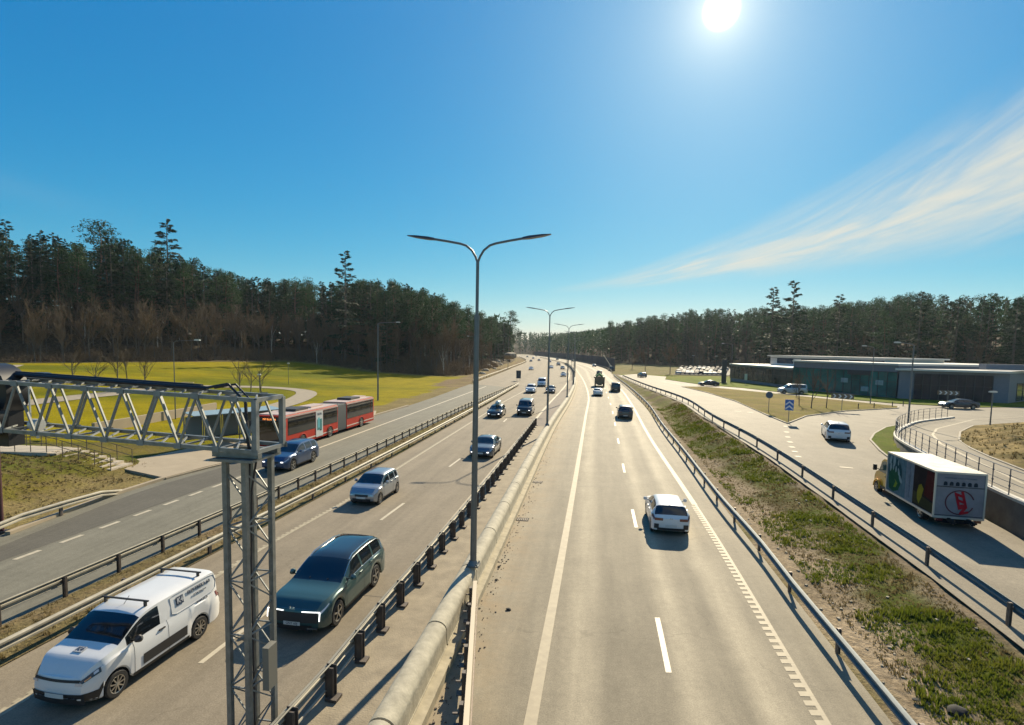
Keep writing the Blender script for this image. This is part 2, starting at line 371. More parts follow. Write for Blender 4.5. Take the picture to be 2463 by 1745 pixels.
def ground_mat():
    m = bpy.data.materials.new('ground'); m.use_nodes = True; nt = m.node_tree; b = nt.nodes['Principled BSDF']; L = nt.links.new
    b.inputs['Roughness'].default_value = .95; b.inputs['Specular IOR Level'].default_value = .05
    at = nt.nodes.new('ShaderNodeAttribute'); at.attribute_name = 'Col'
    tc = nt.nodes.new('ShaderNodeTexCoord')
    def noise(sc, det, ro=.6):
        n = nt.nodes.new('ShaderNodeTexNoise'); n.inputs['Scale'].default_value = sc; n.inputs['Detail'].default_value = det; n.inputs['Roughness'].default_value = ro
        L(tc.outputs['Object'], n.inputs['Vector']); return n.outputs['Fac']
    def mr(s, a, b_, c, d):
        r = nt.nodes.new('ShaderNodeMapRange'); L(s, r.inputs[0])
        for i, v in enumerate((a, b_, c, d)): r.inputs[i+1].default_value = v
        return r.outputs[0]
    n1 = noise(1.3, 8, .7)
    brown = nt.nodes.new('ShaderNodeMixRGB'); brown.inputs[2].default_value = (.16, .115, .06, 1)
    ml = nt.nodes.new('ShaderNodeMath'); ml.operation = 'MULTIPLY'; L(mr(n1, .47, .6, 0, 1), ml.inputs[0]); L(at.outputs['Alpha'], ml.inputs[1])
    L(ml.outputs[0], brown.inputs[0]); L(at.outputs['Color'], brown.inputs[1])
    mul = nt.nodes.new('ShaderNodeMixRGB'); mul.blend_type = 'MULTIPLY'; mul.inputs[0].default_value = 1
    L(brown.outputs[0], mul.inputs[1])
    n2 = noise(.28, 6, .65); n3 = noise(9., 4, .7)
    v = nt.nodes.new('ShaderNodeMath'); v.operation = 'MULTIPLY'; L(mr(n2, .3, .7, .78, 1.25), v.inputs[0]); L(mr(n3, .3, .7, .62, 1.35), v.inputs[1])
    L(v.outputs[0], mul.inputs[2]); L(mul.outputs[0], b.inputs['Base Color'])
    bp = nt.nodes.new('ShaderNodeBump'); bp.inputs['Strength'].default_value = .9; bp.inputs['Distance'].default_value = .12
    L(noise(3.5, 6, .7), bp.inputs['Height']); L(bp.outputs[0], b.inputs['Normal']); return m
M_GROUND = ground_mat()
def col_attr(o, cols):
    a = o.data.attributes.new('Col', 'FLOAT_COLOR', 'POINT'); a.data.foreach_set('color', [c for q in cols for c in q])
g = MB(); cols = []
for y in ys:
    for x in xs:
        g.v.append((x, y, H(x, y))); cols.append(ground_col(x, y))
nx = len(xs)
g.f = [(j*nx+i, j*nx+i+1, (j+1)*nx+i+1, (j+1)*nx+i) for j in range(len(ys)-1) for i in range(nx-1)]; g.m = [0]*len(g.f)
ground = g.build('ground', M_GROUND, sharp=180); tag(ground, kind='structure'); col_attr(ground, cols)

def drape(name, poly, f, dz, m, maxlen=4., col=None, bumpf=None, th=0.):
    bm = bmesh.new(); vs = [bm.verts.new((x, y, 0)) for x, y in poly]; bm.faces.new(vs)
    bmesh.ops.triangulate(bm, faces=bm.faces[:])
    for _ in range(9):
        es = [e for e in bm.edges if e.calc_length() > maxlen]
        if not es: break
        bmesh.ops.subdivide_edges(bm, edges=es, cuts=1); bmesh.ops.triangulate(bm, faces=[q for q in bm.faces if len(q.verts) > 3])
    bmesh.ops.recalc_face_normals(bm, faces=bm.faces[:])
    if sum(q.normal.z for q in bm.faces) < 0: bmesh.ops.reverse_faces(bm, faces=bm.faces[:])
    bnd = {v for e in bm.edges if e.is_boundary for v in e.verts}
    if th:
        be = [e for e in bm.edges if e.is_boundary]; r = bmesh.ops.extrude_edge_only(bm, edges=be)
        low = {v for v in r['geom'] if isinstance(v, bmesh.types.BMVert)}
    else: low = set()
    for v in bm.verts:
        z = f(v.co.x, v.co.y)+dz-(th if v in low else 0)
        if bumpf and v not in bnd and v not in low: z += bumpf(v.co.x, v.co.y)
        v.co.z = z
    me = bpy.data.meshes.new(name); bm.to_mesh(me); bm.free(); me.materials.append(m)
    me.polygons.foreach_set('use_smooth', [True]*len(me.polygons)); me.set_sharp_from_angle(angle=R(40))
    o = bpy.data.objects.new(name, me); SC.collection.objects.link(o); tag(o, kind='structure')
    if col: col_attr(o, [col(v.co.x, v.co.y) for v in me.vertices])
    return o
# ------------------------------------------------------------------ asphalt
def asphalt(name, col, stops, patch=.12, rough=.85, spec=.2, sand=None):
    """u of the UV map runs 0..1 across the carriageway, v in metres along it"""
    m = bpy.data.materials.new(name); m.use_nodes = True; nt = m.node_tree; b = nt.nodes['Principled BSDF']; L = nt.links.new
    b.inputs['Roughness'].default_value = rough; b.inputs['Specular IOR Level'].default_value = spec
    uv = nt.nodes.new('ShaderNodeUVMap'); uv.uv_map = 'UVMap'; sp = nt.nodes.new('ShaderNodeSeparateXYZ'); L(uv.outputs[0], sp.inputs[0])
    tc = nt.nodes.new('ShaderNodeTexCoord')
    def noise(vec, sc, det, ro=.6):
        n = nt.nodes.new('ShaderNodeTexNoise'); n.inputs['Scale'].default_value = sc; n.inputs['Detail'].default_value = det; n.inputs['Roughness'].default_value = ro
        L(vec, n.inputs['Vector']); return n.outputs['Fac']
    def mr(s, a, b_, c, d):
        r = nt.nodes.new('ShaderNodeMapRange'); L(s, r.inputs[0])
        for i, v in enumerate((a, b_, c, d)): r.inputs[i+1].default_value = v
        return r.outputs[0]
    def mth(op, a, b_):
        n = nt.nodes.new('ShaderNodeMath'); n.operation = op
        for i, s in enumerate((a, b_)):
            if isinstance(s, (int, float)): n.inputs[i].default_value = s
            else: L(s, n.inputs[i])
        return n.outputs[0]
    wob = mth('ADD', sp.outputs[0], mth('MULTIPLY', mth('SUBTRACT', noise(tc.outputs['Object'], .25, 3), .5), .03))
    rp = nt.nodes.new('ShaderNodeValToRGB'); L(wob, rp.inputs[0]); e = rp.color_ramp.elements; rp.color_ramp.interpolation = 'EASE'
    while len(e) > 1: e.remove(e[-1])
    e[0].position = stops[0][0]; e[0].color = (stops[0][1],)*3+(1,)
    for p, v in stops[1:]: q = e.new(p); q.color = (v,)*3+(1,)
    mp = nt.nodes.new('ShaderNodeMapping'); mp.inputs['Scale'].default_value = (22, .16, 1); L(uv.outputs[0], mp.inputs[0])
    streak = mr(noise(mp.outputs[0], 1.0, 5, .6), .3, .7, 1-patch, 1+patch)
    fine = mth('MULTIPLY', mr(noise(tc.outputs['Object'], 26., 3, .8), .25, .75, .66, 1.34), mr(noise(tc.outputs['Object'], 5., 5, .7), .25, .75, .86, 1.14))
    blot = mr(noise(tc.outputs['Object'], .5, 6, .65), .3, .7, 1-patch*.9, 1+patch*.9)
    v = mth('MULTIPLY', mth('MULTIPLY', streak, fine), mth('MULTIPLY', blot, rp.outputs[0]))
    # tar-sealed cracks and joints
    wv = nt.nodes.new('ShaderNodeTexVoronoi'); wv.feature = 'DISTANCE_TO_EDGE'; wv.inputs['Scale'].default_value = .12
    dv = nt.nodes.new('ShaderNodeMixRGB'); dv.inputs[0].default_value = .12; L(tc.outputs['Object'], dv.inputs[1])
    nn = nt.nodes.new('ShaderNodeTexNoise'); nn.inputs['Scale'].default_value = .8; nn.inputs['Detail'].default_value = 3; L(tc.outputs['Object'], nn.inputs['Vector']); 
    sc_ = nt.nodes.new('ShaderNodeVectorMath'); sc_.operation = 'SCALE'; sc_.inputs['Scale'].default_value = 14; L(nn.outputs['Color'], sc_.inputs[0]); L(sc_.outputs[0], dv.inputs[2])
    L(dv.outputs[0], wv.inputs['Vector']); crack = mr(wv.outputs['Distance'], .0012, .003, .86, 1.0)
    v = mth('MULTIPLY', v, crack)
    mul = nt.nodes.new('ShaderNodeMixRGB'); mul.blend_type = 'MULTIPLY'; mul.inputs[0].default_value = 1; mul.inputs[1].default_value = (*col, 1)
    L(v, mul.inputs[2]); outc = mul.outputs[0]
    if sand:
        sm = nt.nodes.new('ShaderNodeMixRGB'); L(outc, sm.inputs[1]); sm.inputs[2].default_value = (.30, .215, .12, 1)
        e1 = mr(sp.outputs[0], sand[0], sand[1], 1, 0); n5 = mr(noise(tc.outputs['Object'], .9, 7, .7), .38, .66, 0, 1); L(mth('MULTIPLY', mth('MULTIPLY', e1, n5), .75), sm.inputs[0]); outc = sm.outputs[0]
    L(outc, b.inputs['Base Color'])
    bp = nt.nodes.new('ShaderNodeBump'); bp.inputs['Strength'].default_value = .35; bp.inputs['Distance'].default_value = .012
    L(noise(tc.outputs['Object'], 45, 3, .7), bp.inputs['Height']); L(bp.outputs[0], b.inputs['Normal']); return m
YS = [-20+i*2. for i in range(60)]+[100+i*4. for i in range(40)]+[260+i*8. for i in range(80)]
def ribbon(name, fl, fr, y0, y1, m, z=0., zf=None, div=1, uvw=1., step=None):
    g = MB(); g.uv = []; yy = [y for y in YS if y0 < y < y1]; yy = [y0]+yy+[y1]
    if step: yy = [y0+i*step for i in range(int((y1-y0)/step)+1)]
    for y in yy:
        a, b = fl(y), fr(y)
        for k in range(div+1):
            t = k/div; x = a+(b-a)*t; g.v.append((x, y, (zf(x, y) if zf else 0)+z)); g.uv.append((t*uvw, y))
    n = div+1
    g.f = [(j*n+i, j*n+i+1, (j+1)*n+i+1, (j+1)*n+i) for j in range(len(yy)-1) for i in range(div)]; g.m = [0]*len(g.f)
    return tag(g.build(name, m, sharp=180), kind='structure')
A_R = asphalt('asphalt_right', (.228, .197, .140), [(0, 1.15), (.1, 1.08), (.2, .92), (.27, .98), (.345, 1.38), (.41, .86), (.47, .9), (.53, .86), (.60, 1.45), (.66, .95), (.70, .88), (.76, 1.5), (.82, 1.05), (.86, .98), (1, 1.06)], .13, .8, .22, sand=(.02, .2))
A_L = asphalt('asphalt_left', (.205, .173, .126), [(0, 1.1), (.12, 1.06), (.2, 1.0), (.3, 1.1), (.4, .95), (.5, 1.06), (.62, .95), (.72, 1.08), (.85, 1.0), (1, 1.02)], .1)
A_LL = asphalt('asphalt_bus_road', (.158, .150, .117), [(0, 1.0), (.2, .96), (.5, 1.06), (.8, 1.0), (1, 1.05)], .12)
A_J = asphalt('asphalt_junction', (.205, .177, .13), [(0, 1), (1, 1)], .12, .8, .22)
A_D = asphalt('asphalt_dark', (.105, .098, .08), [(0, 1), (1, 1)], .1)
eE_off = lambda y: (cE(y)-.15 if y < 60 else lerp(cE(60)-.15, cM(y)-.3, sstep(60, 75, y)) if y < 75 else cM(y)-.3)
ribbon('motorway_left', lambda y: cB(y)-.5 if y < 118 else lerp(cB(118)-.5, eLL(y), sstep(118, 132, y)), eE_off, -20, 880, A_L, 0, div=4)
ribbon('bus_road', lambda y: eLL(y)-(.4 if y < 31 else .1), lambda y: cA(y)+.35 if y < 118 else cB(118)+.5+(cB(y)-cB(118)), -20, 128, A_LL, -.004, div=3)
ribbon('motorway_right', lambda y: cM(y)+.3, eRr, -20, 880, A_R, .0, div=4)
# resurfaced darker band of the near bus road lane
ribbon('road_patch', lambda y: eLL(y)+.9 if y > 20 else eLL(20)+.9, lambda y: cLLd(y)-.35, 19, 43, A_D, .004)
# sandy paved strip between the inner guard rail and the concrete barrier
M_STRIP = mat('strip_concrete', (.27, .225, .155), .9, var=.3, vscale=1.6, bump=.4, bscale=20, vdet=8)
ribbon('median_strip', lambda y: cE(y)-.22, lambda y: cM(y)-.24, -20, 60, M_STRIP, .004)
M_STRIP2 = mat('strip_asphalt', (.15, .12, .095), .9, var=.25, vscale=1.6, vdet=8)
ribbon('median_strip', lambda y: lerp(cE(60)-.2, cM(60)-.24, 0)+(cE(60)-.2-cE(60)+cLr(y)-cLr(60)+ .9-.9) if y < 118 else cM(y)-.9, lambda y: cM(y)-.24, 60, 150, M_STRIP2, .006)
# ------------------------------------------------------------------ painted markings
M_PAINT = mat('road_paint', (.37, .31, .205), .7, var=.22, vscale=3, vdet=10, col2=(.27, .225, .15)); M_DASH = mat('dash_paint', (.52, .46, .34), .6, var=.2, vscale=3, vdet=8, col2=(.38, .33, .24))
M_WORN = mat('worn_road_paint', (.36, .31, .21), .65, var=.4, vscale=6, vdet=8)
def ZF0(x, y): return 0
def line(fc, w, y0, y1, z=.006, m=None, zf=None, step=None): return ribbon('road_marking', lambda y: fc(y)-w/2, lambda y: fc(y)+w/2, y0, y1, m or M_PAINT, z, zf, step=step)
line(cRl, .3, 4, 860); line(cRr, .3, 30, 860)
line(lambda y: cRr(y)+.06, .12, 4, 30)
line(cLr, .3, 20, 860)
line(cLl, .16, 4, 118, m=M_WORN)
def dashes(fc, w, first, period, length, n, m=None, z=.006, zf=None):
    g = MB()
    for i in range(n):
        y = first+i*period; k = 3
        for j in range(k):
            a, b = y+length*j/k, y+length*(j+1)/k
            P = [(fc(a)-w/2, a), (fc(a)+w/2, a), (fc(b)+w/2, b), (fc(b)-w/2, b)]
            g.add([(x, q, (zf(x, q) if zf else 0)+z) for x, q in P], [(0, 1, 2, 3)])
    return tag(g.build('road_marking', m or M_PAINT, flat=True), kind='structure')
dashes(cRd, .16, 1.95, 11.95, 3, 40, M_DASH); dashes(cLd, .15, 1.6, 12.3, 3, 11, M_DASH)
dashes(cLLd, .2, 5.6, 1.86, 1.0, 17, M_DASH); line(cLLd, .24, 38, 122, m=M_DASH)
dashes(lambda y: cRr(y)-.06, .34, 4, .36, .2, 72, M_PAINT, .007)
dashes(lambda y: cLl(y)-.04, .26, 4, .34, .18, 190, M_WORN, .007)
ribbon('median_verge', lambda y: cA(y)-.1, lambda y: cB(y)+.1, -20, 126, M_GROUND, .035, div=4)
mv = SC.objects['median_verge']
col_attr(mv, [(*mixc3((.13, .115, .035), (.2, .15, .09), .5+mnoise.noise(Vector(v.co)*.4)), .7) for v in mv.data.vertices])
for v in mv.data.vertices:
    if abs(v.co.x-cA(v.co.y)+.1) > .02 and abs(v.co.x-cB(v.co.y)-.1) > .02: v.co.z += .07+.05*mnoise.noise(v.co*.8)
# ------------------------------------------------------------------ junction, slip road and upper road
far_px = [(1600, 913), (1687, 926), (1788, 934), (1882, 945), (2025, 960), (2146, 971), (2259, 977), (2341, 981), (2463, 980), (2700, 982)]
FARE = [(p.x, p.y) for p in path_on(far_px, ZU)]
def uvxy(o, s=.1):
    ul = o.data.uv_layers.new(name='UVMap')
    for l in o.data.loops: v = o.data.vertices[l.vertex_index].co; ul.data[l.index].uv = (v.x*.02, v.y)
slip = [(cD(y)-.45, y) for y in (-15, 0, 10, 20, 30, 40, 50, 65, 80, 100, 120, 140, 160, 175, 190)]
slip += [(46, 205), (53, 188)]+FARE+[(150, 56)]+[(wt[8][0]+6, 56.4), (wt[8][0], wt[8][1]+.3)]+[(x, y+.0) for x, y in wt[7:4:-1]]
slip += [(p.x, p.y) for p in reversed(wall_foot[:5])]+[(18.4, 5), (15.6, -15)]
o = drape('slip_road', slip, ZR, 0, A_J, 5); uvxy(o)
upper = [(x+.05, y) for x, y in wt]+[(wt[8][0]+6, 56.4), (150, 56), (150, -15), (15.9, -15), (18.5, 5)]
o = drape('upper_road', upper, ZU, .006, A_J, 5); uvxy(o)
def pts_on(px, f): return [(p.x, p.y) for p in path_on(px, f)]
ISL = pts_on([(1640, 931), (1700, 945), (1769, 966), (1845, 1000), (1894, 1020), (1939, 1002), (2030, 990), (2160, 983), (2160, 979), (2025, 965), (1882, 950), (1700, 932)], ZR)
GA = lambda x, y: (*mixc3((.15, .13, .02), (.20, .15, .035), .5+1.5*mnoise.noise(Vector((x*.15, y*.15, 0)))+.6*mnoise.noise(Vector((x*.7, y*.7, 3)))), .6)
o = drape('grass_island', ISL, ZR, .1, M_GROUND, 1.3, GA, lambda x, y: .05*mnoise.noise(Vector((x, y, 0))), th=.25)
BED = pts_on([(2161, 1024), (2130, 1030), (2103, 1045), (2093, 1060), (2116, 1085), (2136, 1101), (2160, 1100), (2163, 1085), (2148, 1060), (2150, 1040)], ZR)
o = drape('grass_bed', BED, ZR, .1, M_GROUND, 1, lambda x, y: (.09, .12, .01, .3), th=.25)
BAND = FARE+[(150, 92), (150, 160), (60, 185)]
o = drape('lawn', BAND, ZU, .09, M_GROUND, 5, lambda x, y: (*mixc3((.13, .17, .008), (.09, .12, .01), .5+mnoise.noise(Vector((x*.1, y*.2, 0)))), .15), th=.2)
def mb(x, y):
    d = pdist(MOUND+[MOUND[0]], x, y); return 1.6*sstep(0, 9, d)+.4*sstep(0, 3, d)*abs(mnoise.noise(Vector((x*.7, y*.7, 2))))+.25*sstep(0, 3, d)*mnoise.noise(Vector((x*1.9, y*1.9, 7)))
o = drape('rough_mound', MOUND, ZU, .06, M_GROUND, 1.1, lambda x, y: (*mixc3((.27, .2, .085), (.11, .09, .03), .5+1.6*mnoise.noise(Vector((x*.45, y*.45, 0)))), .5), mb, th=.2)
# markings on the junction
zl = lambda x, y: ZR(x, y)
yl_pts = pts_on([(1890, 1026), (1892, 1040), (1895, 1052), (1900, 1064), (1905, 1076), (1912, 1087), (1920, 1099)], ZR)
g = MB()
for (x, y) in yl_pts: g.box((x, y, ZR(x, y)+.008), (.42, .62, .004), R(-12))
tag(g.build('road_marking', M_PAINT, flat=True), kind='structure')
def stroke(px, w, f, name='road_marking', m=None, dz=.014, close=False):
    P = path_on(px, f); g = MB(); 
    Q = []
    for a, b in zip(P, P[1:]):
        n_ = max(1, int((b-a).length/2)); Q += [a.lerp(b, i/n_) for i in range(n_)]
    Q.append(P[-1]); vs = []
    for i, p in enumerate(Q):
        d = Q[min(i+1, len(Q)-1)]-Q[max(i-1, 0)]; d.z = 0; d.normalize(); r = Vector((d.y, -d.x, 0))*w/2
        for s in (-1, 1): x, y = p.x+r.x*s, p.y+r.y*s; vs.append((x, y, f(x, y)+dz))
    g.add(vs, [(2*i, 2*i+1, 2*i+3, 2*i+2) for i in range(len(Q)-1)])
    return tag(g.build(name, m or M_PAINT, flat=True), kind='structure')
stroke([(2463, 1165), (2372, 1121), (2346, 1110), (2262, 1068), (2243, 1046), (2253, 1032), (2341, 1010), (2463, 1003)], .2, ZU)
stroke([(1590, 918), (1640, 926), (1700, 928), (1882, 947), (2025, 962), (2150, 975)], .25, ZU, m=M_PAINT)
for q in ([(1766, 989), (1783, 991)], [(1796, 992), (1812, 994)], [(2020, 1124), (2052, 1127)]): stroke(q, .35, ZR)
# ------------------------------------------------------------------ left side: paths, bus stop apron
M_PATH = mat('path_asphalt', (.26, .22, .16), .9, var=.15, vscale=1.2, vdet=6)
def mf(x, y): return H(x, y)
def pathstrip(name, px, w, m=M_PATH, dz=.05, f=mf):
    P = path_on(px, f); Q = []
    for a, b in zip(P, P[1:]):
        n_ = max(1, int((b-a).length/1.2)); Q += [a.lerp(b, i/n_) for i in range(n_)]
    Q.append(P[-1]); Q = [sum((Q[min(max(i+k, 0), len(Q)-1)] for k in range(-4, 5)), Vector())/9 for i in range(len(Q))]
    g = MB(); g.uv = []; vs = []
    for i, p in enumerate(Q):
        d = Q[min(i+1, len(Q)-1)]-Q[max(i-1, 0)]; d.z = 0; d.normalize(); r = Vector((d.y, -d.x, 0))*w/2
        for s in (-1, -.33, .33, 1): x, y = p.x+r.x*s, p.y+r.y*s; g.v.append((x, y, f(x, y)+dz)); g.uv.append((s, i))
    g.f = [(4*i+k, 4*i+k+1, 4*i+k+5, 4*i+k+4) for i in range(len(Q)-1) for k in range(3)]; g.m = [0]*len(g.f)
    return tag(g.build(name, m), kind='structure')
pathstrip('footpath', [(560, 1010), (640, 985), (705, 968), (735, 952), (745, 945), (720, 937), (650, 932), (520, 930), (430, 931), (300, 945), (150, 960), (-60, 985)], 3.4, dz=.06)
pathstrip('footpath', [(-120, 905), (-20, 890), (10, 884), (30, 878)], 4)
APR = pts_on([(290, 1130), (330, 1108), (392, 1095), (520, 1068), (660, 1040), (800, 1000), (905, 990), (900, 1003), (650, 1092), (500, 1128), (400, 1154)], lambda x, y: 0)
APR = sorted([], key=lambda p: 0) or APR
M_APR = mat('apron_concrete', (.33, .27, .185), .9, var=.12, vscale=.8, vdet=8)
o = drape('bus_stop_apron', APR, lambda x, y: 0, .1, M_APR, 3, th=.2)
KB = MB(); KB.sweep([(-.12, 0), (-.12, .14), (.12, .14), (.12, 0)], [G(x, y) for x, y in [(18, 1287), (244, 1201), (388, 1155)]]+[G(x, y) for x, y in [(489, 1128), (650, 1090), (800, 1038), (902, 1000), (982, 977)]])
tag(KB.build('kerb', M_APR), kind='structure')

def kerb_on(poly, f, h=.16, w=.16):
    P = [Vector((x, y, f(x, y)-.05)) for x, y in poly]; Q = []
    for a, b in zip(P, P[1:]):
        n_ = max(1, int((b-a).length/.9)); Q += [a.lerp(b, i/n_) for i in range(n_)]
    Q.append(P[-1]); k = MB(); k.sweep([(-w/2, 0), (-w/2, h), (w/2, h), (w/2, 0)], Q); return tag(k.build('kerb', M_KERB), kind='structure')
M_KERB = mat('kerb_stone', (.33, .29, .22), .85, var=.35, vscale=4, vdet=6)
kerb_on(BED[:7], ZR); kerb_on(ISL+[ISL[0]], ZR); kerb_on(MOUND[:8], lambda x, y: ZU(x, y)-.03)
M_TAR = mat('tar_seal', (.055, .045, .038), .6)
for i in range(9):
    y0 = 9+i*7.3+rnd.random()*3; fc = (cRl, cLd, cRd)[i % 3]; g = MB(); x = fc(y0)-.3; y = y0; P_ = []
    for k in range(14): P_.append((x, y)); x += .26+rnd.random()*.12; y += rnd.uniform(-.1, .12)
    vs = [(a, b+s*.012, .0045) for a, b in P_ for s in (-1, 1)]; g.add(vs, [(2*k, 2*k+2, 2*k+3, 2*k+1) for k in range(13)]); tag(g.build('crack_seal', M_TAR, flat=True), kind='structure')
# ------------------------------------------------------------------ guard rails
M_GALV = mat('galvanised_steel', (.34, .315, .25), .72, .25, var=.25, vscale=2.5, vdet=6)
M_GALVD = mat('weathered_steel_post', (.2, .165, .14), .6, .5, var=.3, vscale=5)
M_DARKPOST = mat('dark_brown_post', (.10, .082, .07), .55, .3, var=.3, vscale=5)
M_BLUEST = mat('dull_steel', (.19, .215, .215), .7, .2, var=.2, vscale=4)
WB = [(.0, .31), (.03, .3), (.085, .27), (.085, .215), (.0, .18), (.0, .13), (.085, .095), (.085, .04), (.03, .01), (0, 0)]
WBP = WB+[(u-.006, z) for u, z in reversed(WB)]
def path_fn(fx, y0, y1, zf=None, step=2.):
    n = max(2, int((y1-y0)/step)); return [Vector((fx(y), y, zf(fx(y), y) if zf else 0)) for y in [y0+(y1-y0)*i/n for i in range(n+1)]]
def guard(label, fx, y0, y1, sp, side=1, zf=None, top=.75, postw=(.1, .14), mb=None, mp=None, off=.12, pipe=None, group=None, back=False, first=None, pm=None):
    """side: +1 beam bulges to the right of the line"""
    P = path_fn(fx, y0, y1, zf, 2. if y1-y0 < 200 else 5.)
    t = thing('guard_rail', P[0], 0, label, 'guard rail', group)
    g = MB(); prof = [((off+u)*side, z+top-.31) for u, z in WBP]
    g.sweep(prof, P)
    g.build('rail_beam', mb or M_GALV, t, sharp=50)
    if pipe:
        for (u, z, r) in pipe: 
            q = MB(); q.tube([p+Vector((u, 0, z)) for p in P], r, 6); q.build('rail_pipe', mb or M_GALV, t)
    pb = MB(); pb.box((0, 0, top/2+.0), (postw[0], .05, top), 0); pb.box((-postw[0]/2+.012, 0, top/2), (.012, postw[1], top-.02)); pb.box((postw[0]/2-.012, 0, top/2), (.012, postw[1], top-.02))
    pb.box((off*side*.5+.02*side, 0, top-.17), (off, .06, .09))
    if pm: pm(pb)
    y = first if first is not None else y0+.4; po = None; k = 0
    while y < y1 and k < 100:
        x = fx(y); loc = Vector((x, y, zf(x, y) if zf else 0))-P[0]
        ang = math.atan2(-(fx(y+.5)-fx(y-.5)), 1)
        if po is None: po = pb.build('post', mp or M_GALVD, t, local=True); po.matrix_basis = Matrix.Translation(loc) @ Matrix.Rotation(ang, 4, 'Z')
        else: dup_part(po, t, loc, ang)
        y += sp; k += 1
    return t
GG = 'steel guard rails along the motorway'
def bolts(pb): pass
guard('guard rail with dark posts on the far side of the narrow grass median', cA, 9, 124, 2., -1, top=.74, postw=(.09, .12), mp=M_DARKPOST, group=GG, pipe=[(0, .78, .028)])
guard('pale-beamed guard rail facing the oncoming cars on the near side of the grass median', cB, 9, 126, 4., 1, top=.72, off=.1, group=GG)
def wide(pb):
    pb.box((.0, .1, .42), (.26, .02, .8)); pb.box((.1, 0, .05), (.3, .3, .06))
guard('close-posted guard rail with wide dark plate posts left of the concrete barrier', cE, 8.6, 61, 1.6, -1, top=.78, postw=(.2, .1), mp=M_DARKPOST, group=GG,
      pipe=[(-.1, .2, .03), (-.02, .82, .02)], off=.1, pm=wide, first=9.35)
guard('long bluish guard rail along the right motorway shoulder below the grass slope', cC, 6, 181, 4., -1, top=.75, mb=M_BLUEST, group=GG, first=7)
guard('guard rail on the edge of the slip road above the grass slope', cD, 6, 178, 4.7, 1, ZR, top=.75, mb=M_BLUEST, group=GG, first=7)
# left edge of the far carriageway
t = guard('pale guard rail curving along the rocky foot of the wood', lambda y: eLL(y)-.3, 133, 560, 6., 1, None, top=.85, group=GG, off=.05)
guard('dark guard rail at the outer edge of the far right curve below the noise wall', lambda y: eRr(y)+.2, 205, 700, 8., -1, None, top=.8, mb=M_GALVD, group=GG)
# short rail at the near left foot of the bank
shx = Curve1([(p.y, p.x) for p in [G(-60, 1280, .7), G(18, 1245, .7), G(200, 1190, .7), G(300, 1158, .5), G(322, 1149, .1)]])
guard('short pale guard rail dipping into the grass at the near left below the steps', shx, 17.5, 30.5, 4., 1, lambda x, y: -.6*sstep(27.5, 30.5, y), top=.7, group=GG, off=.05)
# bridge-end rail by the barrier, close to the camera
p0 = G(1143, 1400, .8); p1 = G(1120, 1745, .95); dirv = (p1-p0).normalized(); P = [p0-Vector((0, 0, .8)), p1-Vector((0, 0, .95)), p1+dirv*4-Vector((0, 0, .95))]
for q in P: q.z = 0
t = thing('guard_rail', P[0], 0, 'pale-topped steel rail starting beside the concrete barrier, its posts in deep shade', 'guard rail', GG)
g = MB(); g.sweep([(-.06, .5), (-.06, .84), (.06, .84), (.06, .5)], P); g.build('rail_beam', mat('pale_cap', (.42, .36, .27), .5, .3), t)
g = MB(); g.sweep([(-.1, .28), (-.1, .4), (-.07, .4), (-.07, .28)], P); g.build('rail_pipe', M_GALVD, t)
L = (P[2]-P[0]).length; d = (P[2]-P[0]).normalized(); po = None; s = .5
while s < L:
    loc = d*s
    if po is None:
        b = MB(); b.box((-.13, 0, .42), (.09, .14, .84)); b.box((-.2, 0, .3), (.2, .2, .02)); b.box((-.2, 0, .6), (.24, .05, .03)); po = b.build('post', M_DARKPOST, t, local=True); po.location = loc
    else: dup_part(po, t, loc)
    s += 1.15
# ------------------------------------------------------------------ concrete barrier with rounded cap
M_CONC = mat('barrier_concrete', (.40, .36, .265), .88, var=.3, vscale=3.2, bump=.25, bscale=14, vdet=8)
M_CONC2 = mat('ledge_concrete', (.36, .31, .21), .9, var=.3, vscale=3, vdet=8)
cap = [(-.29, 0), (-.29, .66)]+[(-.29+.30*(1-math.cos(a)), .66+.24*math.sin(a)) for a in [R(i*15) for i in range(1, 12)]]+[(.31, .66), (.30, .56), (.33, .26), (.35, .26), (.35, 0)]
led = [(.352, 0), (.352, .24), (.60, .2), (.62, 0)]
bt = thing('concrete_barrier', (cM(4), 4, 0), 0, 'long pale concrete median barrier with a rounded cap and a low ledge on its right', 'barrier')
y = 2.6; k = 0
while y < 330:
    L = 3.96 if y < 90 else 15.9; st = L+.07
    P = path_fn(cM, y, y+L, None, 1.4 if y < 90 else 4)
    if k < 40: MB().sweep(cap, P).build('barrier_segment', M_CONC, bt, sharp=30)
    y += st; k += 1
MB().sweep(led, path_fn(cM, 0, 150, None, 3)).build('ledge', M_CONC2, bt)
MB().sweep([(-.2, 0), (-.2, .5), (.2, .5), (.2, 0)], path_fn(cM, 0, 150, None, 3)).build('joint_filler', mat('joint', (.05, .045, .04), .9), bt)
guard('dark rail on top of the barrier round the distant curve', cM, 155, 560, 8., -1, lambda x, y: .55*sstep(120, 160, y)*(1-sstep(300, 340, y)), top=.75, mb=M_GALVD, group=GG, off=.3)
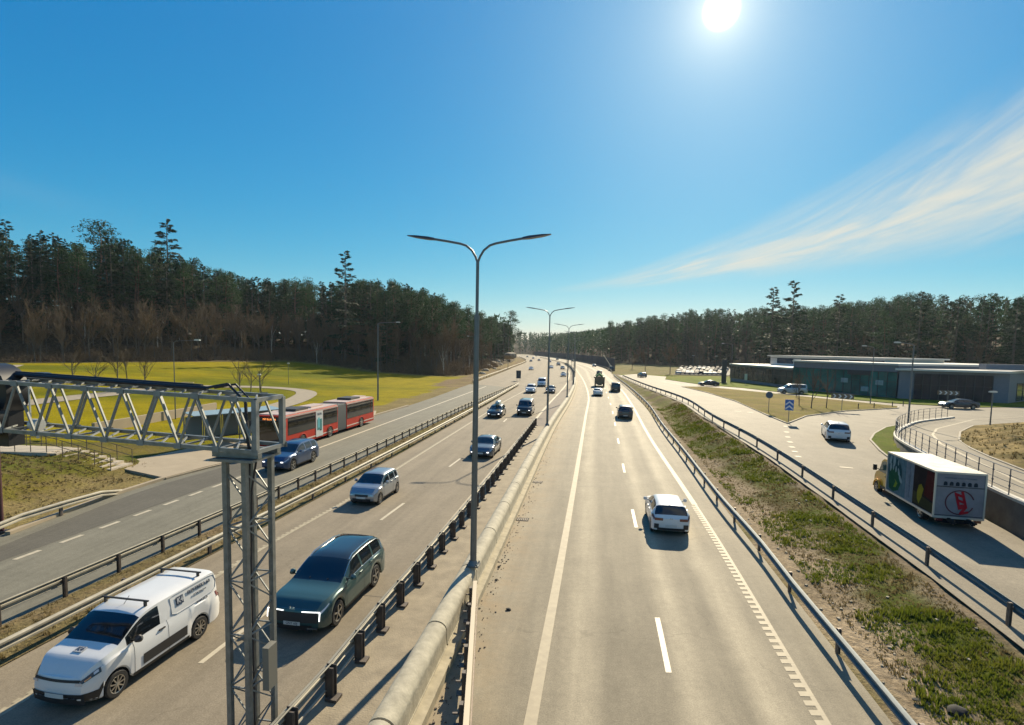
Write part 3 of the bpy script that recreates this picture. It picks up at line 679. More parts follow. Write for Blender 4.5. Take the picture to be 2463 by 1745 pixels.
# ------------------------------------------------------------------ lamp posts
M_POLE = mat('grey_pole', (.17, .18, .18), .45, .6, var=.15, vscale=3)
M_HEAD = mat('lamp_head', (.07, .075, .09), .4, .4)
M_HEADL = mat('pale_lamp_head', (.6, .6, .56), .4, .2)
def twin_lamp(x, y, z0, label, ang, hgt=11.1, detail=True):
    t = thing('street_lamp', (x, y, z0), ang, label, 'street lamp', 'twin-armed lamps on the median barrier')
    n = 10 if detail else 6
    b = MB(); b.tube([(0, 0, .02), (0, 0, 4.2)], [.115, .1], n); b.tube([(0, 0, 4.2), (0, 0, 8.6)], [.1, .085], n); b.tube([(0, 0, 8.56), (0, 0, 8.7)], .1, n); b.tube([(0, 0, 8.65), (0, 0, hgt)], .055, n); b.build('pole', M_POLE, t, local=True)
    b = MB(); b.box((0, 0, .03), (.42, .42, .05)); b.tube([(0, 0, .05), (0, 0, .2)], [.19, .12], n)
    for a in range(4): b.cyl((.17*(1 if a % 2 else -1), .17*(1 if a//2 else -1), .09), .025, .08, n=6)
    b.build('base_flange', M_POLE, t, local=True)
    for s in (-1, 1):
        b = MB(); pts = [(0, 0, hgt-.05), (s*.08, 0, hgt+.16), (s*.2, 0, hgt+.36), (s*.4, 0, hgt+.52), (s*.6, 0, hgt+.585), (s*1.0, 0, hgt+.66), (s*1.55, 0, hgt+.75)]
        b.tube(pts, .04, n if detail else 5); b.build('arm', M_POLE, t, local=True)
        b = MB(); c0 = Vector((s*1.5, 0, hgt+.745)); dv = Vector((s, 0, .13)).normalized(); c1 = c0+dv*.22; c2 = c0+dv*.95
        vs = []
        for c, wy, h in ((c0, .07, .07), (c1, .13, .085), (c1.lerp(c2, .6), .14, .06), (c2, .06, .02)):
            vs += [c+Vector((0, -wy, -h/2)), c+Vector((0, wy, -h/2)), c+Vector((0, wy*.8, h/2)), c+Vector((0, -wy*.8, h/2))]
        b.add(vs, [(0, 3, 2, 1)]+[(4*i+j, 4*i+(j+1) % 4, 4*i+4+(j+1) % 4, 4*i+4+j) for i in range(3) for j in range(4)]+[(12, 13, 14, 15)])
        b.build('lamp_head', M_HEAD, t, local=True, sharp=30)
    return t
labs = ['tall twin-armed grey street lamp standing on the barrier nearest the camera', 'second twin-armed lamp along the barrier, just past the end of the close-posted rail', 'third lamp pole along the barrier, behind the second',
        'fourth lamp pole along the barrier, at the start of the curve', 'fifth lamp pole on the median, thin against the trees', 'sixth median lamp pole, in the distant curve', 'seventh median lamp pole, far up the curve', 'eighth median lamp pole, farthest of the row']
for i, Y in enumerate((18.6, 54.6, 88, 121, 157, 200, 250, 310)):
    s = (cM(Y+1)-cM(Y-1))/2; twin_lamp(cM(Y)+(.2 if i == 0 else 0), Y, .9 if Y < 150 else .4, labs[i], -math.atan(s), 10.5 if i < 1 else 10.9, Y < 60)
def arm_lamp(base, hgt, arm, ang, label, group, r=.06, head=M_HEADL, hl=.6):
    t = thing('street_lamp', base, ang, label, 'street lamp', group)
    MB().tube([(0, 0, -.2), (0, 0, hgt*.5), (0, 0, hgt)], [r*1.3, r, r*.8], 8).build('pole', M_POLE, t, local=True)
    if arm: MB().tube([(0, 0, hgt-.02), (arm*.12, 0, hgt+.12), (arm*.4, 0, hgt+.18), (arm, 0, hgt+.26)], r*.6, 6).build('arm', M_POLE, t, local=True)
    b = MB(); b.box((arm+hl*.4*(1 if arm >= 0 else -1) if arm else 0, 0, hgt+.27 if arm else hgt+.04), (hl, .26, .12)); b.box((arm+hl*.4*(1 if arm >= 0 else -1) if arm else 0, 0, hgt+.34 if arm else hgt+.12), (hl*.8, .18, .05)); b.build('lamp_head', head, t, local=True)
    return t
GL = 'single-armed lamps beside the roads'
p = GF(2184, 1020, ZU); arm_lamp(p, 8.6, -1.6, 0, 'tall single-armed lamp beside the curved railing, arm to the left', GL, .08)
p = GF(2381, 1026, ZU); arm_lamp(p, 3.7, 0, 0, 'short lamp with a flat pale head beyond the railing', GL, .06, hl=.8)
p = GF(2470, 1012, ZU); arm_lamp(p, 3.9, 0, 0, 'short lamp at the right border of the view', GL, .06, hl=.8)
p = AT(2094, 960, 84); p.z = ZU(p.x, p.y); arm_lamp(p, 8.7, -1.3, 0, 'single-armed lamp standing in front of the glazed showroom', GL, .06)
p = AT(1757, 930, 150); p.z = ZU(p.x, p.y); arm_lamp(p, 10.6, -2.4, 0, 'single-armed lamp beside the dark totem by the far road', GL, .08)
p = G(909, 963); arm_lamp(p, 12.0, 2.9, 0, 'tall lamp on the meadow edge behind the red bus, arm to the right', GL, .11)
p = GF(422, 1058, lambda x, y: 0); p = AT(422, 1000, 60); p.z = H(p.x, p.y); arm_lamp(p, 8.5, 2.4, 0, 'thin lamp rising behind the gantry beam in front of the bare trees', GL, .05)
p = AT(1139, 905, 150); p.z = H(p.x, p.y); arm_lamp(p, 11.5, -1.4, 0, 'lamp half hidden by the first lamp pole at the edge of the left wood', GL, .06)
p = AT(1222, 880, 235); p.z = 0; arm_lamp(p, 13.5, -1.5, 0, 'far lamp before the last pines of the left wood', GL, .08)
for x, y, hh, lb in ((694, 880, 1, 'low path light on the far meadow slope'), (625, 975, 2, 'thin path light in the loop of the footpath')):
    p = GF(x, y+45 if hh == 1 else y, mf); arm_lamp(p, 4.2, 0, 0, lb, 'small path lights on the meadow', .035, hl=.4)
for x, lb in ((1667, 'white-headed lamp on the left of the car park'), (1722, 'white-headed lamp on the right of the car park')):
    p = AT(x, 872, 250); p.z = ZU(p.x, p.y); arm_lamp(p, 7.0, 0, 0, lb, 'car park lamps', .06, hl=1.3)
# ------------------------------------------------------------------ sign gantry
M_GAN = mat('gantry_steel', (.24, .25, .24), .45, .55, var=.3, vscale=6, vdet=6)
M_GANL = mat('gantry_lattice', (.25, .26, .25), .55, .4, var=.2, vscale=6)
M_CABLE = mat('black_cable', (.012, .014, .02), .55)
YT = 10.6
tl = AT(548, 1100, YT); tr = AT(618, 1100, YT+.1)
base = AT(600, 1108, YT); tw = .72
t = thing('sign_gantry', (base.x-.27, YT+.35, 0), R(-9), 'grey steel lattice gantry with a four-legged lattice tower, seen from behind at the left', 'gantry')
top = base.z-.02
hw = .30
legs = [(-hw, -.26), (hw*.72, -.3), (.0-.0+.06, .36), (hw*1.9, .33)]
legs = [(-.22, -.28), (.2, -.28), (-.06, .34), (.36, .34)]
for i, (lx, ly) in enumerate(legs):
    b = MB(); b.bar((lx, ly, -.0), (lx, ly, top), .1, .1, up=(0, 1, 0)); b.build('leg', M_GAN, t, local=True)
def lattice(a, b_, name):
    g = MB(); z = .35; s = 0; A = Vector((*legs[a], 0)); B = Vector((*legs[b_], 0))
    while z < top-.5:
        p, q = (A, B) if s % 2 == 0 else (B, A)
        g.bar(p+Vector((0, 0, z)), q+Vector((0, 0, z+.55)), .026, .026); g.bar(q+Vector((0, 0, z)), p+Vector((0, 0, z+.55)), .022, .022) if False else None
        if s % 2 == 0: g.bar(A+Vector((0, 0, z)), B+Vector((0, 0, z)), .028, .028)
        z += .56; s += 1
    g.build(name, M_GANL, t, local=True, flat=True)
for a, b_ in ((0, 1), (2, 3), (0, 2), (1, 3)): lattice(a, b_, 'lattice')
b = MB(); b.box((.05, 0, top+.03), (.9, 1.0, .05)); b.box((.05, -.3, top+.12), (1.0, .12, .1)); b.box((.05, .34, top+.12), (1.0, .12, .1)); b.build('head_plate', M_GAN, t, local=True)
b = MB(); b.box((.56, -.1, 1.9), (.14, .3, .9)); b.build('control_box', mat('box_paint', (.2, .19, .16), .5, .3), t, local=True)
# beam: a box truss reaching left over both carriageways
ti = t.matrix_basis.inverted()
zb = top+.2; dzb = 1.02
fr0 = ti @ AT(608, 1086, YT+.05); e_r = Vector((.62, -.33, zb)); span = 11.5; rise = .35
def chord(u, side, lev):  # u metres leftwards
    return Vector((.50-u, -.36 if side == 0 else .55, zb+lev*dzb+rise*u/span))
g = MB()
for side in (0, 1):
    for lev in (0, 1): g.bar(chord(0, side, lev), chord(span, side, lev), .075, .075)
g.build('chord', M_GAN, t, local=True, flat=True)
g = MB(); k = 0; u = 0.; st = .56
while u < span-st:
    for side in (0, 1):
        a, b_ = (0, 1) if k % 2 == 0 else (1, 0)
        g.bar(chord(u, side, a), chord(u+st*(.75), side, b_), .038, .038); q_ = chord(u, side, a); g.box(q_+Vector((0, -.045 if side == 0 else .045, .0)), (.15, .01, .11))
    for lev in (0, 1):
        if k % 2 == 0: g.bar(chord(u, 0, lev), chord(u, 1, lev), .035, .035)
        g.bar(chord(u, 0, lev), chord(u+st, 1, lev), .03, .03)
    u += st*.75; k += 1
for side in (0, 1): g.bar(chord(0, side, 0), chord(0, side, 1), .1, .1)
for lev in (0, 1): g.bar(chord(0, 0, lev), chord(0, 1, lev), .08, .08)
g.build('web_bracing', M_GANL, t, local=True, flat=True)
g = MB()
for j in range(3): g.tube([chord(1.5+.18*j, 0, 1)+Vector((0, .62+.07*j, .1+.03*(j % 2))), chord(span, 0, 1)+Vector((0, .62+.07*j, .13+.03*(j % 2)))], .045, 6)
g.build('cable_bundle', M_CABLE, t, local=True)
g = MB()
for j, (ox, oy) in enumerate(((0, 0), (.12, .05), (-.1, .1))):
    st_ = chord(1.4, 0, 1)+Vector((ox, .5+oy, .12)); g.tube([st_, st_+Vector((.55, -.1, .1)), st_+Vector((1.0, -.2, -.25)), st_+Vector((1.1, -.3, -.9)), Vector((.2+ox, -.1+oy, top+.1)), Vector((.05+ox*.5, .05, top-.7)), Vector((-.02+ox*.5, .1, top-2.2)), Vector((0+ox*.5, .1, .2))], .022, 5)
g.build('hanging_cable', M_CABLE, t, local=True)
# dark round backs of the warning units at the far left end of the beam
g = MB(); q = chord(8.8, 0, .5)
c = ti @ AT(-12, 942, 12.1); g.cyl(c, .62, .5, 'Y', 20); g.cyl(c+Vector((.1, -.3, -.55)), .42, .3, 'Y', 16)
g.box(c+Vector((0, .05, -.75)), (.9, .35, .9)); g.build('signal_unit', mat('black_paint', (.015, .016, .02), .45), t, local=True)
g = MB(); c2 = ti @ AT(88, 1022, 11.9); g.cyl(c2, .13, .2, 'X', 12); g.tube([c2, c2+Vector((.02, 0, -.3))], .03, 6); g.tube([c2+Vector((-.15, 0, 0)), c2+Vector((-.15, 0, 1.0))], .02, 5); g.build('floodlight', M_HEADL, t, local=True)
# second support, a dark tubular post beyond the bus road
p = G(6, 1282); t2 = thing('gantry_post', (p.x-.12, p.y, 0), 0, 'dark reddish-brown post standing at the left border of the view', 'post')
g = MB(); g.tube([(0, 0, -.1), (0, 0, 8.3)], .16, 12); g.build('shaft', mat('rusty_brown', (.06, .02, .025), .5, .3), t2, local=True); g = MB(); g.box((0, 0, .05), (.5, .5, .06)); g.build('base_plate', M_DARKPOST, t2, local=True)
# ------------------------------------------------------------------ vehicles
M_GLASS = mat('car_glass', (.008, .011, .014), .06, 0, spec=.9)
M_TYRE = mat('tyre', (.018, .017, .016), .8)
M_RIM = mat('alloy', (.5, .49, .46), .3, .9)
M_RIMD = mat('rim_recess', (.03, .03, .03), .6, .4)
M_BLACK = mat('black_plastic', (.02, .02, .021), .55)
M_PLATE = mat('number_plate', (.55, .55, .52), .5)
M_CHROME = mat('chrome', (.6, .6, .6), .15, 1)
M_LAMP = mat('headlamp', (.5, .52, .55), .12, .3, coat=1)
M_DRL = mat('daytime_lamp', (.9, .9, .9), .3, emit=((1, .96, .9), 1.6))
M_TAIL = mat('tail_lamp', (.12, .012, .012), .2, coat=1)
M_UNDER = mat('underside', (.012, .012, .012), .9)
def paint(name, c, metal=.3, rough=.32): return mat('paint_'+name, c, rough, metal, coat=.7, var=.05, vscale=1.3)
PW, PW2 = paint('white', (.66, .66, .65), 0, .35), paint('pearl', (.6, .62, .63), .1)
PG, PS, PGR, PBK, PBL, PDK, PRD = paint('green', (.035, .085, .085)), paint('silver', (.33, .35, .37), .6), paint('graphite', (.13, .15, .17), .5), paint('black', (.018, .019, .022)), paint('blue', (.035, .07, .15), .5), paint('dark', (.05, .05, .055), .4), paint('red', (.25, .03, .02))
def lathe(mb, prof, c, axis_y=1, n=20, mi=0):
    vs = []; k = len(prof)
    for i in range(n):
        a = 2*math.pi*i/n
        for r, y in prof: vs.append((c[0]+r*math.cos(a), c[1]+y*axis_y, c[2]+r*math.sin(a)))
    fs = [(i*k+j, ((i+1) % n)*k+j, ((i+1) % n)*k+j+1, i*k+j+1) for i in range(n) for j in range(k-1)]
    if axis_y < 0: fs = [tuple(reversed(f)) for f in fs]
    mb.add(vs, fs, mi)
def wheel(root, x, y, r, side, spokes=5, n=20, wd=.21, rimc=None):
    b = MB(); h = wd/2
    lathe(b, [(r*.62, -h), (r*.93, -h), (r, -h*.7), (r, h*.7), (r*.93, h), (r*.66, h), (r*.62, h*.8)], (x, y, r), side, n)
    w_ = b.build('wheel', M_TYRE, root, local=True)
    b = MB(); lathe(b, [(r*.64, h*.75), (r*.66, h*.98), (r*.6, h*.9), (r*.56, h*.45), (.0, h*.35)], (x, y, r), side, n, 0)
    b.m = [0 if i % 4 < 2 else 1 for i in range(len(b.m))]
    for k in range(spokes):
        a = 2*math.pi*k/spokes+.3; c, s_ = math.cos(a), math.sin(a)
        p, q = Vector((x+c*r*.1, y+side*h*.86, r+s_*r*.1)), Vector((x+c*r*.62, y+side*h*.88, r+s_*r*.62))
        b.bar(p, q, r*.13 if spokes < 7 else r*.09, .02, 0, up=(0, 1, 0))
    b.cyl((x, y+side*h*.86, r), r*.13, .04, 'Y', 8, 0)
    b.build('rim', [rimc or M_RIM, M_RIMD], w_, local=True, sharp=40)
SPEC = dict(
 suv=dict(L=4.8, W=1.9, H=1.69, r=.38, fa=.93, ra=3.74, zb=.24, top=[(0, .86), (.1, .98), (.5, 1.07), (1.28, 1.16), (2.12, 1.6), (2.6, 1.68), (3.5, 1.69), (4.15, 1.65), (4.4, 1.56), (4.72, 1.12), (4.8, .98)],
          belt=[(0, .78), (.5, .96), (1.28, 1.05), (4.0, 1.12), (4.72, 1.08), (4.8, .9)], g=(1.3, 2.12, 4.38, 4.7), win=(1.6, 4.3), pil=[(2.72, .05), (3.6, .05)], k=.72),
 wagon=dict(L=4.75, W=1.84, H=1.47, r=.34, fa=.93, ra=3.74, zb=.2, top=[(0, .7), (.12, .8), (.5, .88), (1.35, 1.0), (2.1, 1.38), (2.6, 1.45), (3.6, 1.45), (4.2, 1.38), (4.72, .95), (4.75, .85)],
          belt=[(0, .66), (.5, .82), (1.35, .92), (4.0, .98), (4.75, .8)], g=(1.37, 2.12, 4.22, 4.68), win=(1.7, 4.2), pil=[(2.75, .05), (3.6, .05)], k=.7),
 sedan=dict(L=4.75, W=1.84, H=1.45, r=.35, fa=.9, ra=3.8, zb=.2, top=[(0, .68), (.12, .8), (.5, .9), (1.25, 1.0), (2.1, 1.38), (2.5, 1.44), (3.1, 1.43), (3.7, 1.3), (4.35, 1.04), (4.68, 1.0), (4.75, .86)],
          belt=[(0, .64), (.5, .84), (1.25, .94), (4.0, .99), (4.68, .95), (4.75, .82)], g=(1.27, 2.12, 3.55, 4.3), win=(1.6, 3.75), pil=[(2.7, .05)], k=.68),
 hatch=dict(L=4.05, W=1.78, H=1.46, r=.32, fa=.82, ra=3.38, zb=.21, top=[(0, .72), (.1, .84), (.45, .92), (1.05, 1.02), (1.8, 1.39), (2.2, 1.45), (3.0, 1.44), (3.5, 1.36), (3.66, 1.3), (3.95, .98), (4.05, .84)],
          belt=[(0, .68), (.45, .85), (1.05, .93), (3.4, 1.0), (3.95, .94), (4.05, .8)], g=(1.07, 1.82, 3.6, 3.95), win=(1.35, 3.5), pil=[(2.4, .05)], k=.68),
 mini=dict(L=3.54, W=1.64, H=1.49, r=.29, fa=.62, ra=3.04, zb=.2, top=[(0, .74), (.08, .88), (.3, .95), (.82, 1.04), (1.5, 1.42), (1.85, 1.48), (2.7, 1.48), (3.2, 1.42), (3.3, 1.35), (3.46, 1.0), (3.54, .84)],
          belt=[(0, .7), (.3, .86), (.82, .94), (3.1, 1.0), (3.46, .95), (3.54, .8)], g=(.84, 1.52, 3.26, 3.46), win=(1.1, 3.15), pil=[(2.0, .05), (2.75, .05)], k=.74),
 van=dict(L=4.62, W=1.80, H=1.85, r=.335, rf=.27, fa=.78, ra=3.64, zb=.23, top=[(0, .9), (.06, 1.02), (.22, 1.12), (.75, 1.26), (.92, 1.31), (1.58, 1.71), (1.9, 1.8), (2.5, 1.83), (4.27, 1.83), (4.49, 1.78), (4.57, 1.3), (4.62, 1.0)],
          belt=[(0, .84), (.25, 1.0), (.88, 1.12), (4.47, 1.14), (4.62, .95)], g=(.9, 1.6, 9, 9.1), win=(1.12, 2.2), pil=[], k=.83),
 bigvan=dict(L=5.1, W=1.95, H=1.98, r=.35, fa=.9, ra=4.0, zb=.25, top=[(0, .92), (.1, 1.06), (.4, 1.14), (.9, 1.26), (1.6, 1.82), (2.0, 1.94), (2.6, 1.96), (4.7, 1.96), (4.95, 1.9), (5.05, 1.35), (5.1, 1.0)],
          belt=[(0, .84), (.4, 1.04), (.9, 1.14), (4.9, 1.2), (5.1, 1.0)], g=(.92, 1.6, 4.93, 5.05), win=(1.2, 4.7), pil=[(2.2, .05), (3.5, .06)], k=.82),
)
def car(name, kind, label, col, cat='car', group=None, lod=0, extra=None, front='plain', two_tone=None, roof=None, spokes=5, van_panel=False):
    S = SPEC[kind]; L, W, r = S['L'], S['W'], S['r']; top, belt = Curve1(S['top']), Curve1(S['belt'])
    zmax = max(z for _, z in S['top']); s0, s1, s2, s3 = S['g']; ar = r+.055
    root = thing(name, (0, 0, 0), 0, label, cat, group); gl_ = mat('dusty_glass', (.02, .025, .03), .5, spec=.08) if name == 'parked_car' else M_GLASS
    def plan(s):
        a = max(0, 1-s/.62); b = max(0, 1-(L-s)/.5); return W/2*(1-S.get('rf', .17)*a**2.2)*(1-.13*b**2.4)
    def sec(s):
        w_, zt, zbt = plan(s), top(s), belt(s); zbt = min(zbt, zt-.05); zb = S['zb']+.1*max(0, 1-s/.4)**2+.06*max(0, 1-(L-s)/.4)**2; za = zb
        for ax in (S['fa'], S['ra']):
            d = abs(s-ax)
            if d < ar: za = max(za, r+math.sqrt(ar*ar-d*d))
        za = min(za, zbt-.15)
        g = min(1, max(0, (zt-zbt-.06)/(zmax-zbt-.06))); wr = lerp(w_*.9, W/2*S['k'], g**.8)
        e = .055*g+.02
        p6, p9 = (w_-.06, zbt), (wr, zt-e)
        def q(t, bul=0): return (p6[0]+(p9[0]-p6[0])*t+bul, p6[1]+(p9[1]-p6[1])*t)
        return [(0, zb+.05), (w_-.3, max(za, zb+.03)), (w_-.05, za), (w_-.012, za+.05), (w_, lerp(za+.06, zbt, .5)), (w_-.012, lerp(za+.06, zbt, .86)), p6, q(.07), q(.5, .012*g), q(.9), p9, (wr*.84, zt-e*.25), (wr*.45, zt-.006), (0, zt)]
    NJ = 14
    nosez = Curve1([(.1, .09), (.45, .0), (S['top'][0][1]-.05, .04), (S['top'][0][1]+.15, .16)]); tailz = Curve1([(.1, .08), (.5, 0), (1.0, .03)])
    def SP(s, j, side):
        q = sec(s); i = min(int(j), NJ-2); t = j-i; y = lerp(q[i][0], q[i+1][0], t); z = lerp(q[i][1], q[i+1][1], t)
        xf = s+max(0, nosez(z))*max(0, 1-s/.5)**1.5-(max(0, tailz(z))*max(0, 1-(L-s)/.5)**1.5)
        return Vector((L/2-xf, y*side, z))
    st = {0, .03, .08, .16, .26, L, L-.03, L-.1, L-.2}
    for ax in (S['fa'], S['ra']):
        for k in range(-6, 7): st.add(ax+ar*math.sin(k*math.pi/12))
    for a in (s0, s1, s2, s3, S['win'][0], S['win'][1]): st.add(a)
    for p, h in S['pil']: st |= {p-h, p+h}
    st = sorted(x for x in st if 0 <= x <= L); mg = .14 if lod == 0 else .3
    out = [st[0]]
    for a in st[1:]:
        if a-out[-1] < .012: continue
        n = int((a-out[-1])/mg); p = out[-1]; out += [p+(a-p)*(k+1)/(n+1) for k in range(n)]+[a]
    st = out; body, ws, rw, sws = MB(), MB(), MB(), {}
    for side in (-1, 1):
        grid = [[SP(s, j, side) for j in range(NJ)] for s in st]
        for i in range(len(st)-1):
            sm = (st[i]+st[i+1])/2
            for j in range(NJ-1):
                f = [grid[i][j], grid[i+1][j], grid[i+1][j+1], grid[i][j+1]]
                if side < 0: f.reverse()
                tgt, mi = body, 0
                if j < 2: mi = 1
                if j >= 10 and s0 < sm < s1: tgt = ws
                elif j >= 10 and s2 < sm < s3: tgt = rw
                elif 7 <= j < 9 and S['win'][0] < sm < S['win'][1] and not any(abs(sm-p) < h for p, h in S['pil']): tgt = sws.setdefault((side, sum(sm > p for p, h in S['pil'])), MB())
                elif roof and j >= 10 and s1 <= sm <= s2: mi = 2
                tgt.add(f, [(0, 1, 2, 3)], mi)
        # end caps
    def cap(s, sgn, bulge):
        rows = [[SP(s, j, 1) for j in range(NJ)]][0]; NC = 8; vs = []
        for p in rows:
            for c in range(NC+1):
                t = -1+2*c/NC; vs.append((p.x+sgn*bulge*(1-t*t), p.y*t, p.z))
        fs = []
        for j in range(NJ-1):
            for c in range(NC):
                f = (j*(NC+1)+c, j*(NC+1)+c+1, (j+1)*(NC+1)+c+1, (j+1)*(NC+1)+c); fs.append(f if sgn > 0 else tuple(reversed(f)))
        body.add(vs, fs, 0)
    cap(0, 1, .07); cap(L, -1, .05)
    def weld(mb):
        d = {}; nv = []; mp = []
        for v in mb.v:
            k = (round(v[0], 4), round(v[1], 4), round(v[2], 4))
            if k not in d: d[k] = len(nv); nv.append(v)
            mp.append(d[k])
        mb.v = nv; F = [];Mi = []
        for f, m in zip(mb.f, mb.m):
            g = []
            for i in f:
                if mp[i] not in g: g.append(mp[i])
            if len(g) > 2: F.append(tuple(g)); Mi.append(m)
        mb.f, mb.m = F, Mi; return mb
    weld(body).build('body', [col, M_UNDER, roof or col], root, local=True, sharp=32)
    weld(ws).build('windscreen', gl_, root, local=True)
    if rw.v: weld(rw).build('rear_window', gl_, root, local=True)
    for sw in sws.values(): weld(sw).build('side_window', gl_, root, local=True)
    def patch(nm, a, b, j0, j1, side, m, off=.008, parent=root, na=4, nb=3, taper=None):
        mb = MB(); vs = []
        for i in range(na+1):
            s = lerp(a, b, i/na)
            for k in range(nb+1):
                jj0, jj1 = (j0, j1) if not taper else (j0+taper[0]*i/na, j1+taper[1]*i/na)
                j = lerp(jj0, jj1, k/nb); p = SP(s, j, side); nrm = Vector((0, side, 0)) if j < 6 else Vector((0, side*.5, .8)).normalized()
                if s < .2: nrm = (nrm+Vector((.7, 0, 0))).normalized()
                if s > L-.2: nrm = (nrm-Vector((.7, 0, 0))).normalized()
                vs.append(p+nrm*off)
        fs = [(i*(nb+1)+k, (i+1)*(nb+1)+k, (i+1)*(nb+1)+k+1, i*(nb+1)+k+1) for i in range(na) for k in range(nb)]
        if side < 0: fs = [tuple(reversed(f)) for f in fs]
        mb.add(vs, fs); return mb.build(nm, m, parent, local=True)
    def capplate(nm, y0, y1, z0, z1, end, m, off=.012, th=.01, parent=root):
        """panel on the front (end=0) or rear (end=1) face"""
        mb = MB(); n = 8; vs = []
        s = 0 if end == 0 else L; sg = 1 if end == 0 else -1; bul = .07 if end == 0 else .05
        wz = lambda z: max(p[0] for p in sec(s)[1:7])
        for z in (z0, z1):
            for i in range(n+1):
                y = lerp(y0, y1, i/n); t = y/wz(z)
                xf = (max(0, nosez(z)) if end == 0 else max(0, tailz(z)))
                vs.append((sg*(L/2-xf+bul*(1-t*t)+off), y, z))
        fs = [(i, i+1, n+2+i, n+1+i) for i in range(n)]
        if sg < 0: fs = [tuple(reversed(f)) for f in fs]
        mb.add(vs, fs); return mb.build(nm, m, parent, local=True)
    for side in (-1, 1):
        for ax in (S['fa'], S['ra']): wheel(root, L/2-ax, side*(W/2-.125), r, side, spokes, 20 if lod == 0 else 12)
    zf, zh = S['top'][0][1], S['zb']
    # lamps
    for side in (-1, 1):
        patch('headlight', .02, .42, 4.9, 5.7, side, M_LAMP, taper=(.7, .15))
        y0, y1 = (W/2*.58, W/2*.76) if side > 0 else (-W/2*.76, -W/2*.58)
        if front != 'strip': capplate('headlight', y0, y1, zf-.17, zf-.11, 0, M_DRL if front == 'bright' else M_LAMP)
        patch('tail_light', L-.26, L-.02, 4.9, 6.0, side, M_TAIL)
        y0, y1 = (W/2*.42, W/2*.84) if side > 0 else (-W/2*.84, -W/2*.42)
        capplate('tail_light', y0, y1, belt(L-.02)-.1, belt(L-.02)+.02, 1, M_TAIL)
        # mirror
        b = MB(); mp_ = SP(s0+.42, 7.2, side); c = mp_+Vector((0, side*.17, .06))
        b.tube([c+Vector((-.06, 0, 0)), c+Vector((.0, 0, 0)), c+Vector((.1, 0, 0))], [.085, .1, .05], 8); b.bar(mp_, c, .05, .04); b.build('mirror', M_BLACK if kind in ('van', 'bigvan') else col, root, local=True)
        if lod == 0:
            sill = patch('sill_trim', S['fa']+ar+.06, S['ra']-ar-.06, 2.2, 3.15, side, M_BLACK, .006, na=8)
            doors = {'van': [2.42], 'bigvan': [2.3]}.get(kind, [2.75, 3.55] if kind not in ('hatch', 'mini') else [2.38, 3.0])
            dj = [S['fa']+ar+.12]+doors
            b = MB()
            for d in dj:
                vs = []
                for jj in [3.1, 4, 5, 6, 6.9]:
                    for o in (-.006, .006): vs.append(SP(d+o, jj, side)+Vector((0, side*.003, 0)))
                b.add(vs, [(2*i, 2*i+1, 2*i+3, 2*i+2) for i in range(4)])
            b.build('door_gap', M_BLACK, root, local=True, flat=True)
            for d in doors[:2]:
                p = SP(d-.22, 5.3, side); b = MB(); b.box(p+Vector((0, side*.02, 0)), (.2, .035, .035)); b.build('door_handle', M_BLACK if kind == 'van' else col, root, local=True)
    capplate('number_plate', -.26, .26, .42, .53, 0, M_PLATE, .03); capplate('number_plate', -.26, .26, .45, .56, 1, M_PLATE, .02)
    g0 = capplate('grille', -W/2*.62, W/2*.62, .26, .42, 0, M_BLACK, .012); (kind != 'van') and capplate('grille', -W/2*.45, W/2*.45, zf-.22, zf-.1, 0, M_BLACK, .01)
    capplate('rear_diffuser', -W/2*.7, W/2*.7, .28, .4, 1, M_BLACK, .01)
    root['_L'] = L; root['_W'] = W
    if lod == 0 and kind not in ('van', 'bigvan'):
        b = MB(); a = SP(s0+.02, 12.6, 1)
        for y0 in (-.5, .1): b.bar(SP(s0+.06, 11.5, 1)*1+Vector((0, y0-.3, .015)), SP(s0+.1, 12, 1)+Vector((0, y0-.1, .02)), .02, .015)
        b.build('wiper', M_BLACK, root, local=True)
    if extra: extra(root, SP, patch, capplate, S)
    return root
def Rz(a): return Matrix.Rotation(a, 3, 'Z')
def place(root, p, fwd, anchor=(0, 0)):
    a = math.atan2(fwd[1], fwd[0]); loc = Vector(p)-Rz(a) @ Vector((anchor[0], anchor[1], 0))
    root.matrix_basis = Matrix.Translation(loc) @ Matrix.Rotation(a, 4, 'Z')
def tang(c, y, toward=True):
    s = (c(y+2)-c(y-2))/4; v = Vector((s, 1)).normalized(); return -v if toward else v
def by_front_left_wheel(root, px, kind, c):
    S = SPEC[kind]; q = G(*px); place(root, q, tang(c, q.y), (S['L']/2-S['fa'], S['W']/2-.05))
def by_front(root, px, kind, c, f=None, toward=True):
    q = GF(px[0], px[1], f) if f else G(*px)
    place(root, q, tang(c, q.y, toward), (SPEC[kind]['L']/2*(1 if toward else -1), 0)); return root
GO, GA_ = 'cars on the oncoming lanes', 'cars driving away on the right carriageway'
